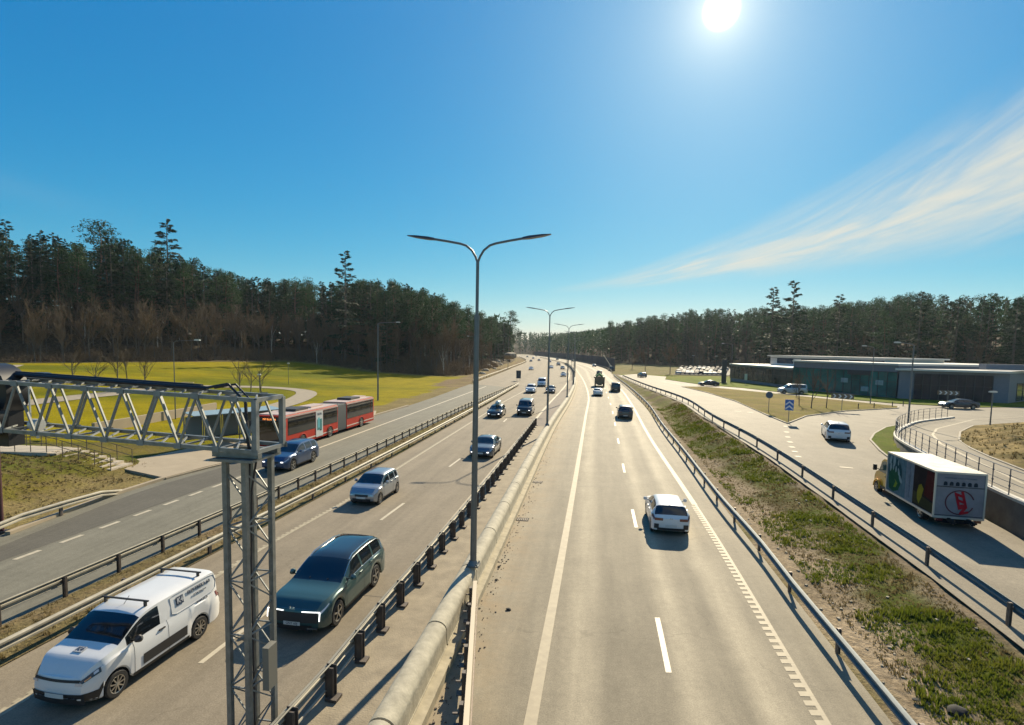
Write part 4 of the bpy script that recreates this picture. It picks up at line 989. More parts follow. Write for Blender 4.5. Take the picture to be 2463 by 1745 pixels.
# --- white panel van
M_INK = mat('dark_print', (.03, .045, .08), .5)
M_REC = mat('panel_shadow_line', (.35, .36, .38), .5)
def van_extra(root, SP, patch, capplate, S):
    L, W = S['L'], S['W']
    for sd in (-1, 1):
        # outlined pressed panel
        pts = []
        for s, j in [(2.62, 7.25), (2.62, 9.0), (2.75, 9.4), (3.3, 9.45), (4.1, 9.4), (4.4, 9.0), (4.48, 8.2), (4.4, 7.4), (4.2, 7.1), (3.4, 7.0), (2.8, 7.0)]: pts.append(SP(s, j, sd)+Vector((0, sd*.006, 0)))
        b = MB(); n = len(pts)
        b.tube(pts+[pts[0]], .012, 6); b.build('side_panel', M_REC, root, local=True)
        patch('side_protector', 1.55, 3.1, 3.3, 3.95, sd, M_BLACK, .012, na=8)
        # lettering, on both sides
        a = SP(3.3, 8.5, sd); u = SP(3.3, 9.2, sd)-SP(3.3, 7.4, sd); u.normalize(); x = Vector((-sd, 0, 0)) if sd > 0 else Vector((1, 0, 0))
        nrm = x.cross(u)
        def TM(s, j): return Matrix.Translation(SP(s, j, sd)+nrm*.022) @ Matrix((x, u, nrm)).transposed().to_4x4()
        sg = 1
        s_logo, s_txt = (2.95, 3.72) if sd > 0 else (4.15, 3.35)
        bb = MB(); c = SP(s_logo, 8.25, sd)+nrm*.014; bb.box(c, (.27, .004, .24), rot=Matrix((x, nrm, u)).transposed()); bb.build('company_logo', M_INK, root, local=True)
        text('K4', .2, M_REC, root, TM(s_logo, 8.25), 'logo_lettering', bold=.008)
        text('ELEKTRISKA AB', .135, M_INK, root, TM(s_txt, 8.55), bold=.002)
        text('El Tele Data Larm', .07, M_INK, root, TM(s_txt, 7.95)); text('08-640 80 20', .085, M_INK, root, TM(s_txt+.05*sg, 6.3))
    for s in (1.95, 3.9):
        z = 1.93; b = MB(); b.bar((L/2-s, -.72, z), (L/2-s, .72, z), .05, .035)
        for y in (-.62, .62): b.bar((L/2-s, y, 1.77), (L/2-s, y, z), .06, .06)
        b.build('roof_bar', M_BLACK, root, local=True)
    b = MB(); p = SP(1.9, 13, 1); b.tube([p, p+Vector((-.18, 0, .16))], .008, 5); b.build('aerial', M_BLACK, root, local=True)
    capplate('lower_bumper', -W/2*.8, W/2*.8, .24, .52, 0, M_BLACK, .011); capplate('grille_bar', -W/2*.7, W/2*.7, .80, .86, 0, M_BLACK, .013); [patch('headlamp_housing', .0, .36, 4.9, 5.85, sd, mat('dark_lamp', (.045, .045, .05), .2, .2, coat=.6), .012) for sd in (-1, 1)]; [patch('indicator', .05, .16, 5.0, 5.3, sd, mat('amber_lamp', (.8, .35, .12), .3), .02) for sd in (-1, 1)]; [patch('headlight_lens', .2, .3, 5.2, 5.75, sd, M_LAMP, .02) for sd in (-1, 1)]
    for sd in (-1, 1): patch('bumper_corner', .0, .4, 2.2, 3.6, sd, M_BLACK, .008)
    M = Matrix.Translation(SP(.62, 13, 1)+Vector((0, 0, .012))) @ Matrix.Rotation(R(90), 4, 'Z') @ Matrix.Rotation(R(8), 4, 'X')
    bb = MB(); bb.box((0, 0, 0), (.26, .2, .004)); o = bb.build('company_logo', M_REC, root, local=True); o.matrix_basis = M
    text('K4', .17, M_INK, root, M @ Matrix.Translation((0, 0, .006)), 'logo_lettering', bold=.006)
v = car('delivery_van', 'van', 'white panel van with black roof bars and an electrician firm logo, nearest vehicle', PW, 'van', extra=van_extra, spokes=9)
by_front_left_wheel(v, (282, 1676), 'van', cLd); q_ = G(286, 1672); v.matrix_basis = Matrix.Translation(q_) @ Matrix.Scale(.95, 4) @ Matrix.Translation(-q_) @ v.matrix_basis
# --- dark green SUV
def suv_extra(root, SP, patch, capplate, S):
    L, W = S['L'], S['W']
    for sd in (-1, 1):
        b = MB(); P = [SP(s, 10.25, sd)+Vector((0, 0, .045)) for s in (2.15, 2.4, 3.0, 3.7, 4.2)]; P[0].z -= .04; P[-1].z -= .04; b.tube(P, .018, 6); b.build('roof_rail', M_CHROME, root, local=True)
        b = MB(); P = [SP(s, 6.9, sd)+Vector((0, sd*.012, 0)) for s in (1.5, 2, 2.5, 3, 3.5, 4, 4.35)]+[SP(s, 9.3, sd)+Vector((0, sd*.01, .01)) for s in (4.45, 4.2, 3.6, 3, 2.4, 2.1, 1.8, 1.55)]
        b.tube(P, .012, 5); b.build('window_trim', M_CHROME, root, local=True)
        y0, y1 = (W/2*.3, W/2*.86) if sd > 0 else (-W/2*.86, -W/2*.3)
        capplate('daytime_light', y0, y1, .80, .825, 0, M_DRL, .02); a = W/2*.84*sd; capplate('daytime_light', min(a, a+.03*sd), max(a, a+.03*sd), .56, .8, 0, M_DRL, .02)
    capplate('grille', -W/2*.8, W/2*.8, .5, .78, 0, M_BLACK, .012); capplate('skid_plate', -.75, -.45, .3, .36, 0, M_CHROME, .02); capplate('skid_plate', .45, .75, .3, .36, 0, M_CHROME, .02)
    text('KIA', .1, M_CHROME, root, Matrix.Translation((L/2+.055, 0, .9)) @ Matrix.Rotation(R(90), 4, 'Z') @ Matrix.Rotation(R(75), 4, 'X'), 'badge')
    text('GNT 60J', .1, M_INK, root, Matrix.Translation((L/2+.098, 0, .475)) @ Matrix.Rotation(R(90), 4, 'Z') @ Matrix.Rotation(R(90), 4, 'X'), 'plate_lettering')
v = car('suv', 'suv', 'dark green SUV with white daytime lights and silver roof rails beside the lattice tower', PG, 'car', GO, extra=suv_extra, front='strip', roof=paint('roofglass', (.02, .025, .03), 0, .12), spokes=5)
by_front_left_wheel(v, (812, 1503), 'suv', cLd)
v = car('small_car', 'mini', 'small silver hatchback with a blunt nose driving behind the green SUV', PS, 'car', GO, front='plain', spokes=9); by_front_left_wheel(v, (914, 1213), 'mini', cLd)
v = car('sedan', 'sedan', 'dark grey sedan just right of the first lamp pole, beside the close-posted rail', PGR, 'car', GO, front='bright'); by_front_left_wheel(v, (1186, 1101), 'sedan', cLd)
v = car('suv', 'suv', 'dark blue SUV on the bus road in front of the red bus', PBL, 'car', GO, front='bright', spokes=5); by_front_left_wheel(v, (705, 1132), 'suv', cLLd)
def roofbox(root, SP, patch, capplate, S):
    L = S['L']; b = MB(); z = S['H']
    b.tube([(L/2-1.9, .1, z+.16), (L/2-2.1, .1, z+.2), (L/2-3.6, .1, z+.2), (L/2-3.8, .1, z+.16)], [.1, .28, .28, .12], 10); b.build('roof_box', mat('pale_box', (.4, .5, .5), .3), root, local=True)
OC = [ # name, kind, label, paint, px, front, extra
 ('estate_car', 'wagon', 'black estate car with a pale roof box and bright headlamps', PBK, (1187, 1007), 'bright', roofbox, cLl),
 ('minibus', 'bigvan', 'black van with a wide windscreen driving beside the black estate car', PBK, (1260, 1002), 'bright', None, cLd),
 ('suv', 'suv', 'white SUV with a black grille, next behind the black van', PW, (1275, 947), 'bright', None, cLd),
 ('minibus', 'bigvan', 'white van following the white SUV on the oncoming lanes', PW2, (1302, 931), 'plain', None, cLd),
 ('sedan', 'sedan', 'dark car with gleaming headlamp just behind the second lamp pole', PDK, (1323, 947), 'bright', None, cLd),
 ('sedan', 'hatch', 'silver car with both headlamps on, left of the third lamp pole', PS, (1355, 907), 'bright', None, cLd),
 ('sedan', 'sedan', 'small white car alone at the left edge of the far lanes', PW2, (1277, 891), 'plain', None, eLL),
 ('sedan', 'hatch', 'white car behind the second lamp pole in the far lanes', PW, (1326, 887), 'plain', None, cLd),
 ('sedan', 'sedan', 'grey car at the inside of the far curve, by the dark rail', PGR, (1353, 889), 'plain', None, cLd),
 ('suv', 'suv', 'dark SUV next to the grey car at the inside of the far curve', PDK, (1344, 880), 'bright', None, cLd),
 ('sedan', 'sedan', 'black car farther up, in the middle of the far oncoming lanes', PBK, (1297, 869), 'bright', None, cLd),
 ('sedan', 'hatch', 'dark hatchback side by side with a white car far up the road', PDK, (1277, 871), 'plain', None, eLL),
 ('suv', 'suv', 'white SUV far up the road beside a dark hatchback', PW, (1283, 864), 'plain', None, eLL),
 ('sedan', 'hatch', 'silver-green car far off near the dark median rail', PS, (1323, 872), 'plain', None, cLd),
 ('minibus', 'bigvan', 'pale van at the farthest visible bend of the left lanes', PW2, (1240, 855), 'plain', None, cLd),
 ('sedan', 'sedan', 'dark car in the farthest bend behind the pale van', PDK, (1269, 860), 'plain', None, cLd),
]
LIB = {}
def getcar(nm, kind, col, front, extra, lod):
    key = (nm, kind, col.name, front, bool(extra))
    if key not in LIB: LIB[key] = car(nm, kind, 'x', col, lod=lod, front=front, extra=extra); return LIB[key]
    return dup_tree(LIB[key])
for nm, kind, lb, col, px, fr, ex, c in OC:
    v = getcar(nm, kind, col, fr, ex, 1); tag(v, lb, 'van' if kind == 'bigvan' else 'car', GO); by_front(v, px, kind, c)
RC = [
 ('hatchback', 'hatch', 'white hatchback seen from behind in the right lane, nearest car driving away', PW, (1613, 1291), cRr, 0),
 ('suv', 'suv', 'dark SUV with silver roof rails driving away in the right lane', PDK, (1504, 1010), cRr, 1),
 ('minibus', 'bigvan', 'tall black people carrier driving away, right of the truck', PBK, (1481, 944), cRr, 1),
 ('sedan', 'sedan', 'white saloon tailing the loaded truck', PW2, (1438, 954), cRd, 1),
 ('estate_car', 'wagon', 'dark car just ahead of the loaded truck', PDK, (1442, 902), cRd, 1),
 ('hatchback', 'hatch', 'grey hatchback far ahead close to the noise wall', PS, (1430, 883), cRd, 1),
 ('sedan', 'sedan', 'dark car in the right carriageway beyond the median rail', PDK, (1341, 866.5), cRd, 1),
 ('sedan', 'hatch', 'dark hatchback entering the far right curve', PBK, (1378, 870.5), cRd, 1),
 ('sedan', 'sedan', 'small grey car on the far side of the curve, right lanes', PGR, (1290, 857.5), cRd, 1),
]
def rear_extra(root, SP, patch, capplate, S):
    L, W = S['L'], S['W']
    for sd in (-1, 1):
        y0, y1 = (W/2*.62, W/2*.86) if sd > 0 else (-W/2*.86, -W/2*.62); capplate('bumper_vent', y0, y1, .36, .58, 1, M_BLACK, .014)
    text('KIA', .09, M_CHROME, root, Matrix.Translation((-L/2-.035, 0, .83)) @ Matrix.Rotation(R(-90), 4, 'Z') @ Matrix.Rotation(R(90), 4, 'X'), 'badge')
    b = MB(); p = SP(S['g'][2]-.3, 13, 1); b.tube([p, p+Vector((-.1, 0, .07))], [.03, .01], 6); b.build('aerial', M_BLACK, root, local=True)
for nm, kind, lb, col, px, c, lod in RC:
    v = car(nm, kind, lb, col, 'car', GA_, lod, rear_extra if lod == 0 else None) if lod == 0 else getcar(nm, kind, col, 'plain', None, 1)
    tag(v, lb, 'car', GA_); q = G(*px)
    place(v, q, tang(c, q.y, False), (-SPEC[kind]['L']/2, 0))
# slip road and junction cars
v = car('suv', 'suv', 'white SUV seen from behind, crossing toward the junction above the slip road', PW, 'car', 'cars on the slip road and the local road', 0, rear_extra); q = GF(2017, 1066, ZR)
place(v, q, (math.sin(R(24)), math.cos(R(24))), (-2.4, 0))
v = getcar('suv', 'suv', PGR, 'plain', None, 1); tag(v, 'grey SUV on the slip road where it joins the far road', 'car', 'cars on the slip road and the local road'); q = GF(1550, 909, ZR); place(v, q, (-.1, 1), (-2.4, 0))
v = getcar('sedan', 'sedan', PBK, 'plain', None, 1); tag(v, 'low black car on the far local road left of the totem', 'car', 'cars on the slip road and the local road'); q = GF(1704, 929, ZU); place(v, q, (-1, .12))
v = getcar('minibus', 'bigvan', PS, 'plain', None, 1); tag(v, 'silver van on the far local road behind the round sign', 'van', 'cars on the slip road and the local road'); q = GF(1905, 948, ZU); place(v, q, (-1, .2))
v = getcar('sedan', 'sedan', PDK, 'plain', None, 1); tag(v, 'dark car passing behind the curved railing on the right', 'car', 'cars on the slip road and the local road'); q = GF(2305, 983, ZU); place(v, q, (-1, .12))
v = getcar('estate_car', 'wagon', PGR, 'plain', None, 1); tag(v, 'grey car at the far left on the meadow road, above the gantry beam', 'car', 'cars on the slip road and the local road'); q = GF(88, 918, mf); place(v, q, (-1, .1))
# --- van with a raised orange-and-white boom
v = getcar('minibus', 'bigvan', PBK, 'plain', None, 1); tag(v, 'dark service van with a raised striped boom, beneath the noise wall', 'van', GA_); q = G(1471, 893); place(v, q, tang(cRr, q.y, False), (-2.5, 0))
b = MB(); b.tube([(1.6, 0, 2.0), (4.0, 3.0, 6.6)], .17, 8); b.box((1.4, 0, 2.05), (1, .8, .3)); b.build('boom', mat('boom_paint', (.7, .6, .4), .5), v, local=True)
# --- loaded truck seen from behind
t = thing('flatbed_truck', (0, 0, 0), 0, 'brown-backed truck with a green load on top, ahead of the white saloon', 'truck', GA_)
MTB = mat('truck_brown', (.16, .12, .07), .6, var=.3)
b = MB(); b.box((-.6, 0, 1.55), (4.6, 2.3, 1.7)); b.box((-.6, 0, .62), (5.0, 1.0, .3)); b.build('cargo_body', MTB, t, local=True)
b = MB(); b.prism([(2.0, -1.1), (3.6, -1.0), (3.6, 1.0), (2.0, 1.1)], .5, 2.5); b.build('cab', paint('truckgreen', (.06, .16, .05)), t, local=True)
b = MB(); b.box((3.62, 0, 1.8), (.04, 1.8, .8)); b.build('windscreen', M_GLASS, t, local=True)
b = MB(); 
for i in range(9): b.tube([(-2.4+i*.45, -.8+rnd.random()*.3, 2.45), (-2.2+i*.45, 0, 2.9+rnd.random()*.3), (-2.3+i*.45, .8, 2.5)], .22, 6)
b.build('load', mat('green_load', (.05, .2, .06), .8, var=.4), t, local=True)
for x in (-2.0, 2.7):
    for sd in (-1, 1): wheel(t, x, sd*1.0, .45, sd, 6, 12, .28)
b = MB(); b.box((-2.95, -.9, .9), (.05, .3, .15)); b.box((-2.95, .9, .9), (.05, .3, .15)); b.build('tail_light', M_TAIL, t, local=True)
for sd in (-1, 1): b = MB(); b.box((3.3, sd*1.25, 2.0), (.1, .2, .35)); b.build('mirror', M_BLACK, t, local=True)
q = G(1442, 932); place(t, q, tang(cRd, q.y, False), (-2.9, 0))
# --- articulated bus
M_BUSR = mat('bus_red', (.42, .028, .012), .55, spec=.2, var=.08, vscale=2); M_BUSW = mat('bus_roof', (.55, .42, .36), .4, var=.1)
bus = thing('articulated_bus', (0, 0, 0), 0, 'long red articulated bus with grey bellows standing at the stop', 'bus')
bp = G(794, 1052); d_ = (G(869, 1027)-bp).normalized()   # toward the rear
LW = 1.27
def bx(mb, s0, s1, y0, y1, z0, z1, mi=0): mb.box((-(s0+s1)/2, (y0+y1)/2, (z0+z1)/2), (s1-s0, y1-y0, z1-z0), 0, mi)
def rbox(mb, s0, s1, hw, z0, z1, r=.12, mi=0):
    prof = [(-hw, z0), (hw, z0), (hw, z1-r), (hw-r*.3, z1-r*.3), (hw-r, z1), (-hw+r, z1), (-hw+r*.3, z1-r*.3), (-hw, z1-r)]
    vs = [(-s0, y, z) for y, z in prof]+[(-s1, y, z) for y, z in prof]; n = 8
    mb.add(vs, [tuple(range(n)), tuple(range(2*n-1, n-1, -1))]+[(i, n+i, n+(i+1) % n, (i+1) % n) for i in range(n)], mi)
b = MB(); rbox(b, 0, 9.2, LW, .3, 2.85); b.build('front_body', M_BUSR, bus, local=True)
b = MB(); rbox(b, 11.1, 17.9, LW, .3, 2.85); b.build('rear_body', M_BUSR, bus, local=True)
b = MB()
for i in range(12): a = 9.2+i*1.9/12; rbox(b, a, a+.08, LW-.02, .35, 2.82); rbox(b, a+.08, a+1.9/12, LW-.08, .4, 2.76)
b.build('bellows', mat('bellows', (.12, .13, .13), .8), bus, local=True)
b = MB(); bx(b, .35, 9.15, -LW+.1, LW-.1, 2.85, 2.92); bx(b, 11.15, 17.8, -LW+.1, LW-.1, 2.85, 2.92); b.build('roof', M_BUSW, bus, local=True)
for a, e in ((2.6, 4.6), (13.2, 15.4)):
    b = MB(); bx(b, a, e, -.75, .75, 2.92, 3.12); b.build('air_conditioner', M_BLACK, bus, local=True)
for a, e in ((5.4, 7.6), (15.8, 17.3)):
    b = MB(); bx(b, a, e, -.6, .6, 2.92, 3.05); b.build('roof_hatch', M_BUSW, bus, local=True)
for sd in (-1, 1):
    y0, y1 = (LW, LW+.014) if sd > 0 else (-LW-.014, -LW)
    for a, e in ((.5, 4.85), (6.3, 9.1), (11.2, 16.9), (17.0, 17.7)):
        b = MB(); bx(b, a, e, y0, y1, 1.25, 2.62); w_ = b.build('window', M_GLASS, bus, local=True)
    b = MB(); bx(b, 0.1, 9.15, y0, y1, .5, .6); bx(b, 11.15, 17.8, y0, y1, .5, .6); b.build('white_stripe', mat('stripe', (.6, .5, .42), .5), bus, local=True)
    b = MB(); bx(b, 0.05, 9.2, y0, y1*1.0, 2.66, 2.8); bx(b, 11.1, 17.85, y0, y1, 2.66, 2.8); b.build('roof_edge', M_BUSW, bus, local=True)
    for ax in (2.75, 7.6, 14.6):
        wheel(bus, -ax, sd*(LW-.12), .48, sd, 8, 18, .3)
        b = MB(); n = 10; pts = [(-ax+.62*math.cos(math.pi*i/n), sd*(LW+.005), .46+.62*math.sin(math.pi*i/n)) for i in range(n+1)]
        b.tube(pts, .045, 5); b.build('wheel_arch', M_BUSR, bus, local=True)
        b = MB(); pts = [(-ax+.56*math.cos(math.pi*i/n), sd*(LW+.008), .46+.56*math.sin(math.pi*i/n)) for i in range(n+1)]; b.add(pts+[(-ax, sd*(LW+.008), .46)], [(i, i+1, n+1) if sd < 0 else (i+1, i, n+1) for i in range(n)]); b.build('wheel_housing', M_UNDER, bus, local=True)
b = MB(); bx(b, 4.95, 6.2, LW, LW+.03, .42, 2.66); ad = b.build('advert_panel', mat('ad_white', (.6, .6, .57), .4), bus, local=True)
for (a, e, z0, z1, c) in ((5.15, 6.0, 1.0, 1.95, (.03, .2, .2)), (5.3, 5.6, 1.2, 2.1, (.12, .45, .5)), (5.6, 5.95, .9, 1.7, (.02, .02, .03))):
    b = MB(); bx(b, a, e, LW+.03, LW+.034+z0*.002, z0, z1); b.build('advert_picture', mat('ad%d' % int(z1*100), c, .5), ad, local=True)
text('SKOR', .3, M_INK, ad, Matrix.Translation((-5.57, LW+.036, 2.4)) @ Matrix.Rotation(R(180), 4, 'Z') @ Matrix.Rotation(R(90), 4, 'X'), 'advert_lettering')
b = MB(); b.box((.012, 0, 1.55), (.02, 2.3, 1.7)); ws_ = b.build('windscreen', M_GLASS, bus, local=True)
b = MB(); b.box((.03, 0, 2.56), (.03, 1.8, .3)); dd = b.build('destination_display', M_BLACK, bus, local=True)
M_OR = mat('display_led', (.9, .3, .05), .5, emit=((1, .3, .06), 1.2))
text('737 SLUSSEN', .2, M_OR, dd, Matrix.Translation((.048, 0, 2.56)) @ Matrix.Rotation(R(90), 4, 'Z') @ Matrix.Rotation(R(90), 4, 'X'), 'display_lettering')
for sd in (-1, 1):
    b = MB(); b.box((.012, sd*1.02, .62), (.03, .3, .16)); b.build('headlight', M_LAMP, bus, local=True)
    b = MB(); b.box((.25, sd*1.42, 2.2), (.12, .2, .42)); b.bar((.0, sd*1.2, 2.5), (.25, sd*1.42, 2.35), .04); b.build('mirror', M_BLACK, bus, local=True)
b = MB(); b.box((.02, 0, .38), (.03, .52, .12)); b.build('number_plate', M_PLATE, bus, local=True)
place(bus, bp, (-d_.x, -d_.y), (-7.6, LW))
# --- box truck on the slip road
tk = thing('box_truck', (0, 0, 0), 0, 'small yellow-cabbed box truck with printed white box body driving away on the slip road', 'truck')
BL, BW, z0, z1 = 5.3, 2.08, .52, 2.72; YEL_ = paint('yellow', (.72, .36, .008), 0, .5)
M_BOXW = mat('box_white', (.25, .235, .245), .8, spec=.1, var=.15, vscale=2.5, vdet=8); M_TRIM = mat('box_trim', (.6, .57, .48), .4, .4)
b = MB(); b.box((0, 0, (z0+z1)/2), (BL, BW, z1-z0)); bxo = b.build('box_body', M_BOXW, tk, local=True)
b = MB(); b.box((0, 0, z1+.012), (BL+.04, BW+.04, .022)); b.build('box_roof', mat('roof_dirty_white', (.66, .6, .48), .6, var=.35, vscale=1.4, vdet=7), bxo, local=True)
b = MB()
for x in (-BL/2, BL/2):
    for y in (-BW/2, BW/2): b.box((x, y, (z0+z1)/2), (.07, .07, z1-z0+.02))
for y in (-BW/2, BW/2): b.box((0, y, z0), (BL, .07, .1)); b.box((0, y, z1-.03), (BL, .06, .07))
for x in (-BL/2, BL/2): b.box((x, 0, z1-.03), (.06, BW, .07)); b.box((x, 0, z0), (.06, BW, .1))
b.build('edge_trim', M_TRIM, bxo, local=True)
def pic(pts, m, side='L', dz=.004, nm='printed_picture'):
    """pts in metres: s from the front of the box, z height; on the left side (+Y) or rear"""
    mb = MB(); q = [(BL/2-s, BW/2+.003+dz, z) for s, z in pts] if side == 'L' else [(-BL/2-.003-dz, -s, z) for s, z in pts]
    mb.add(q, [tuple(range(len(q)))]); nrm = (Vector(q[1])-Vector(q[0])).cross(Vector(q[2])-Vector(q[1]))
    if (nrm.y < 0 if side == 'L' else nrm.x > 0): mb.f = [tuple(reversed(mb.f[0]))]
    return mb.build(nm, m, bxo, local=True, flat=True)
def ell(cx, cz, a, b_, n=18, rot=0): return [(cx+a*math.cos(t)*math.cos(rot)-b_*math.sin(t)*math.sin(rot), cz+a*math.cos(t)*math.sin(rot)+b_*math.sin(t)*math.cos(rot)) for t in [2*math.pi*i/n for i in range(n)]]
mk = lambda n_, c: mat('print_'+n_, c, .85, var=.25, vscale=4, spec=.05)
pic([(.06, .6), (2.3, .6), (2.3, 2.65), (.06, 2.65)], mk('blue', (.10, .17, .19)), dz=0)
pic(ell(1.0, 1.75, .85, .8), mk('teal', (.015, .06, .065)))
pic([(.35, .75), (.25, 1.3), (.5, 1.9), (.9, 2.0), (1.4, 1.85), (1.75, 1.3), (1.5, .85), (.9, .65)], mk('green', (.012, .085, .04)), dz=.007)
for i, (a, z, rr, ang) in enumerate(((.4, 2.35, .2, .3), (.85, 2.4, .26, 0), (.45, 1.95, .2, .2), (.78, 2.0, .14, 0), (1.1, 1.95, .14, 0), (1.45, 1.85, .17, -.4), (1.7, 1.5, .2, -.7), (1.35, 2.35, .12, 0))):
    pic(ell(a, z, rr*.6, rr*1.3, 14, -ang), mk('pale', (.26, .34, .33)), dz=.009+.0005*i)
pic([(.9, .9), (1.15, 1.25), (1.0, 1.4), (1.4, 1.2), (1.2, .95)], mk('lime', (.2, .3, .03)), dz=.014)
pic([(2.35, .6), (3.1, .6), (3.1, 2.65), (2.35, 2.65)], mk('grey', (.19, .22, .24)), dz=0)
text('GRATIS HEMLEVERANS', .17, mk('pgrey', (.15, .18, .22)), bxo, Matrix.Translation((BL/2-2.72, BW/2+.012, 1.62)) @ Matrix.Rotation(R(180), 4, 'Z') @ Matrix.Rotation(R(90), 4, 'X') @ Matrix.Rotation(R(-90), 4, 'Z'), 'side_lettering')
pic([(3.15, .6), (5.2, .6), (5.2, 2.65), (3.15, 2.65)], mk('brown', (.022, .016, .016)), dz=0)
pic([(4.3, 1.3), (5.2, 1.2), (5.2, 2.6), (4.5, 2.6)], mk('darkred', (.07, .01, .01)), dz=.005)
pic([(3.15, .7), (5.2, .62), (5.2, 1.1), (3.15, 1.3)], mk('olive', (.05, .045, .02)), dz=.006)
pic([(3.85, .75), (4.1, 1.15), (4.25, 1.6), (4.0, 1.8), (3.75, 1.7), (3.6, 1.3), (3.65, .95)], mk('yellow', (.26, .21, .02)), dz=.009)
b = MB(); b.box((-BL/2-.006, 0, 2.02), (.012, BW-.1, .035)); b.box((-BL/2-.006, 0, .62), (.012, BW-.1, .03)); b.build('door_seam', M_BLACK, bxo, local=True)
MRED, MRING = mk('red', (.42, .02, .03)), mk('ring', (.13, .05, .055))
ring = MB(); n = 28; vs = []
for i in range(n+1):
    a = 2*math.pi*i/n+.3; 
    for rr in (.62, .56): vs.append((-BL/2-.012, -(.02+rr*math.cos(a)), 1.28+rr*.98*math.sin(a)))
ring.add(vs, [(2*i+1, 2*i, 2*i+2, 2*i+3) for i in range(n-3)]); ring.build('printed_ring', MRING, bxo, local=True, flat=True)
text('ZZIN', .46, MRED, bxo, Matrix.Translation((-BL/2-.016, -.08, 1.25)) @ Matrix.Rotation(R(-90), 4, 'Z') @ Matrix.Rotation(R(90), 4, 'X') @ Matrix.Rotation(R(-76), 4, 'Z'), 'rear_lettering', bold=.035)
for i in range(6):
    b = MB(); y = .62-i*.25
    b.tube([(-BL/2-.008, y, 2.2), (-BL/2-.016, y, 2.2)], .075, 10); b.box((-BL/2-.01, y, 2.14), (.014, .15, .12)); b.build('printed_icon', mk('icon', (.03, .04, .05)), bxo, local=True)
text('HEMKÖRT MED OMTANKE', .11, mk('pgrey', (.15, .18, .22)), bxo, Matrix.Translation((-BL/2-.01, 0, 2.45)) @ Matrix.Rotation(R(-90), 4, 'Z') @ Matrix.Rotation(R(90), 4, 'X'), 'rear_lettering')
# cab
cf = BL/2; b = MB()
prof = [(cf-.0, .42), (cf-.0, 2.25), (cf+.6, 2.2), (cf+.9, 2.02), (cf+1.4, 1.42), (cf+1.92, 1.18), (cf+2.06, .95), (cf+2.1, .42)]
vs = [(x, -1.0 if x < cf+1.3 else -.9, z) for x, z in prof]+[(x, .1*10 if x < cf+1.3 else .9, z) for x, z in prof]; n = len(prof)
b.add(vs, [tuple(range(n)), tuple(range(2*n-1, n-1, -1))]+[(i, n+i, n+(i+1) % n, (i+1) % n) for i in range(n)]); cab = b.build('cab', YEL_, tk, local=True, sharp=25)
for sd in (-1, 1):
    y = sd*1.007; b = MB(); q = [(cf+.12, y, 1.38), (cf+1.25, y, 1.38), (cf+.85, y, 1.95), (cf+.6, y, 2.07), (cf+.12, y, 2.07)]; b.add(q, [tuple(range(5)) if sd < 0 else tuple(range(4, -1, -1))]); b.build('side_window', mat('cab_glass', (.05, .11, .09), .1, spec=.9), cab, local=True)
    b = MB(); b.box((cf+1.1, sd*1.27, 1.6), (.12, .18, .34)); b.bar((cf+1.05, sd*.98, 1.45), (cf+1.1, sd*1.2, 1.55), .04); b.build('mirror', M_BLACK, cab, local=True)
    b = MB(); b.box((cf+.5, sd*1.005, .5), (1.1, .03, .14)); b.box((cf+.25, sd*1.01, 1.2), (.16, .03, .05)); b.build('side_trim', M_BLACK, cab, local=True)
    wheel(tk, cf+1.35, sd*.93, .36, sd, 6, 18, .24)
    b = MB(); n_ = 10; pts = [(cf+1.35+.44*math.cos(math.pi*i/n_), sd*1.03, .36+.46*math.sin(math.pi*i/n_)) for i in range(n_+1)]; b.tube(pts, .05, 5); b.build('wheel_arch', YEL_, cab, local=True)
    wheel(tk, -BL/2+1.3, sd*.88, .36, sd, 6, 18, .32)
    b = MB(); b.box((-BL/2-.02, sd*.8, .4), (.05, .3, .12)); b.build('tail_light', M_TAIL, tk, local=True)
b = MB(); q = [(cf+1.4, -.84, 1.44), (cf+1.4, .84, 1.44), (cf+.92, .8, 2.0), (cf+.92, -.8, 2.0)]; q = [(x+.02, y, z+.015) for x, y, z in q]; b.add(q, [(0, 1, 2, 3)]); b.build('windscreen', M_GLASS, cab, local=True)
b = MB(); b.box((-.3, -.4, .42), (BL+.5, .12, .18)); b.box((-.3, .4, .42), (BL+.5, .12, .18)); b.box((-BL/2+.1, 0, .3), (.1, 1.7, .14)); b.box((-BL/2+.25, 0, .38), (.25, .8, .2)); b.build('chassis', M_UNDER, tk, local=True)
q = AT(2243, 1250, 26.0); q.z = ZR(q.x, q.y); hh = R(13.5); place(tk, q, (math.sin(hh), math.cos(hh)), (-BL/2, BW/2))
# --- car park by the showroom
GP = 'parked cars in the lot beside the showroom'
base_ = []
o = drape('car_park', [(p.x, p.y) for p in (AT(1622, 880, 205), AT(1752, 880, 205), AT(1790, 880, 300), AT(1640, 880, 300))], ZU, .12, A_D, 8, th=.25); uvxy(o)
for nm, kind, col in (('parked_car', 'hatch', mat('matt_dark', (.04, .04, .045), .6, spec=.05)), ('parked_car', 'sedan', mat('matt_silver', (.2, .21, .22), .55, spec=.05)), ('parked_car', 'suv', mat('matt_black', (.015, .015, .018), .6, spec=.05)), ('parked_car', 'wagon', mat('matt_blue', (.02, .04, .09), .6, spec=.05)), ('parked_car', 'hatch', mat('matt_grey', (.09, .095, .1), .6, spec=.05)), ('parked_car', 'suv', mat('matt_white', (.42, .43, .43), .6, spec=.05))):
    base_.append((car(nm, kind, 'x', col, lod=1), kind))
row_words = ['front', 'second', 'middle', 'fourth', 'back']
cols_ = ['dark hatchback', 'silver saloon', 'black SUV', 'blue estate', 'grey hatchback', 'pearl SUV']
used = set()
ORD = 'first second third fourth fifth sixth seventh eighth ninth tenth eleventh twelfth thirteenth'.split()
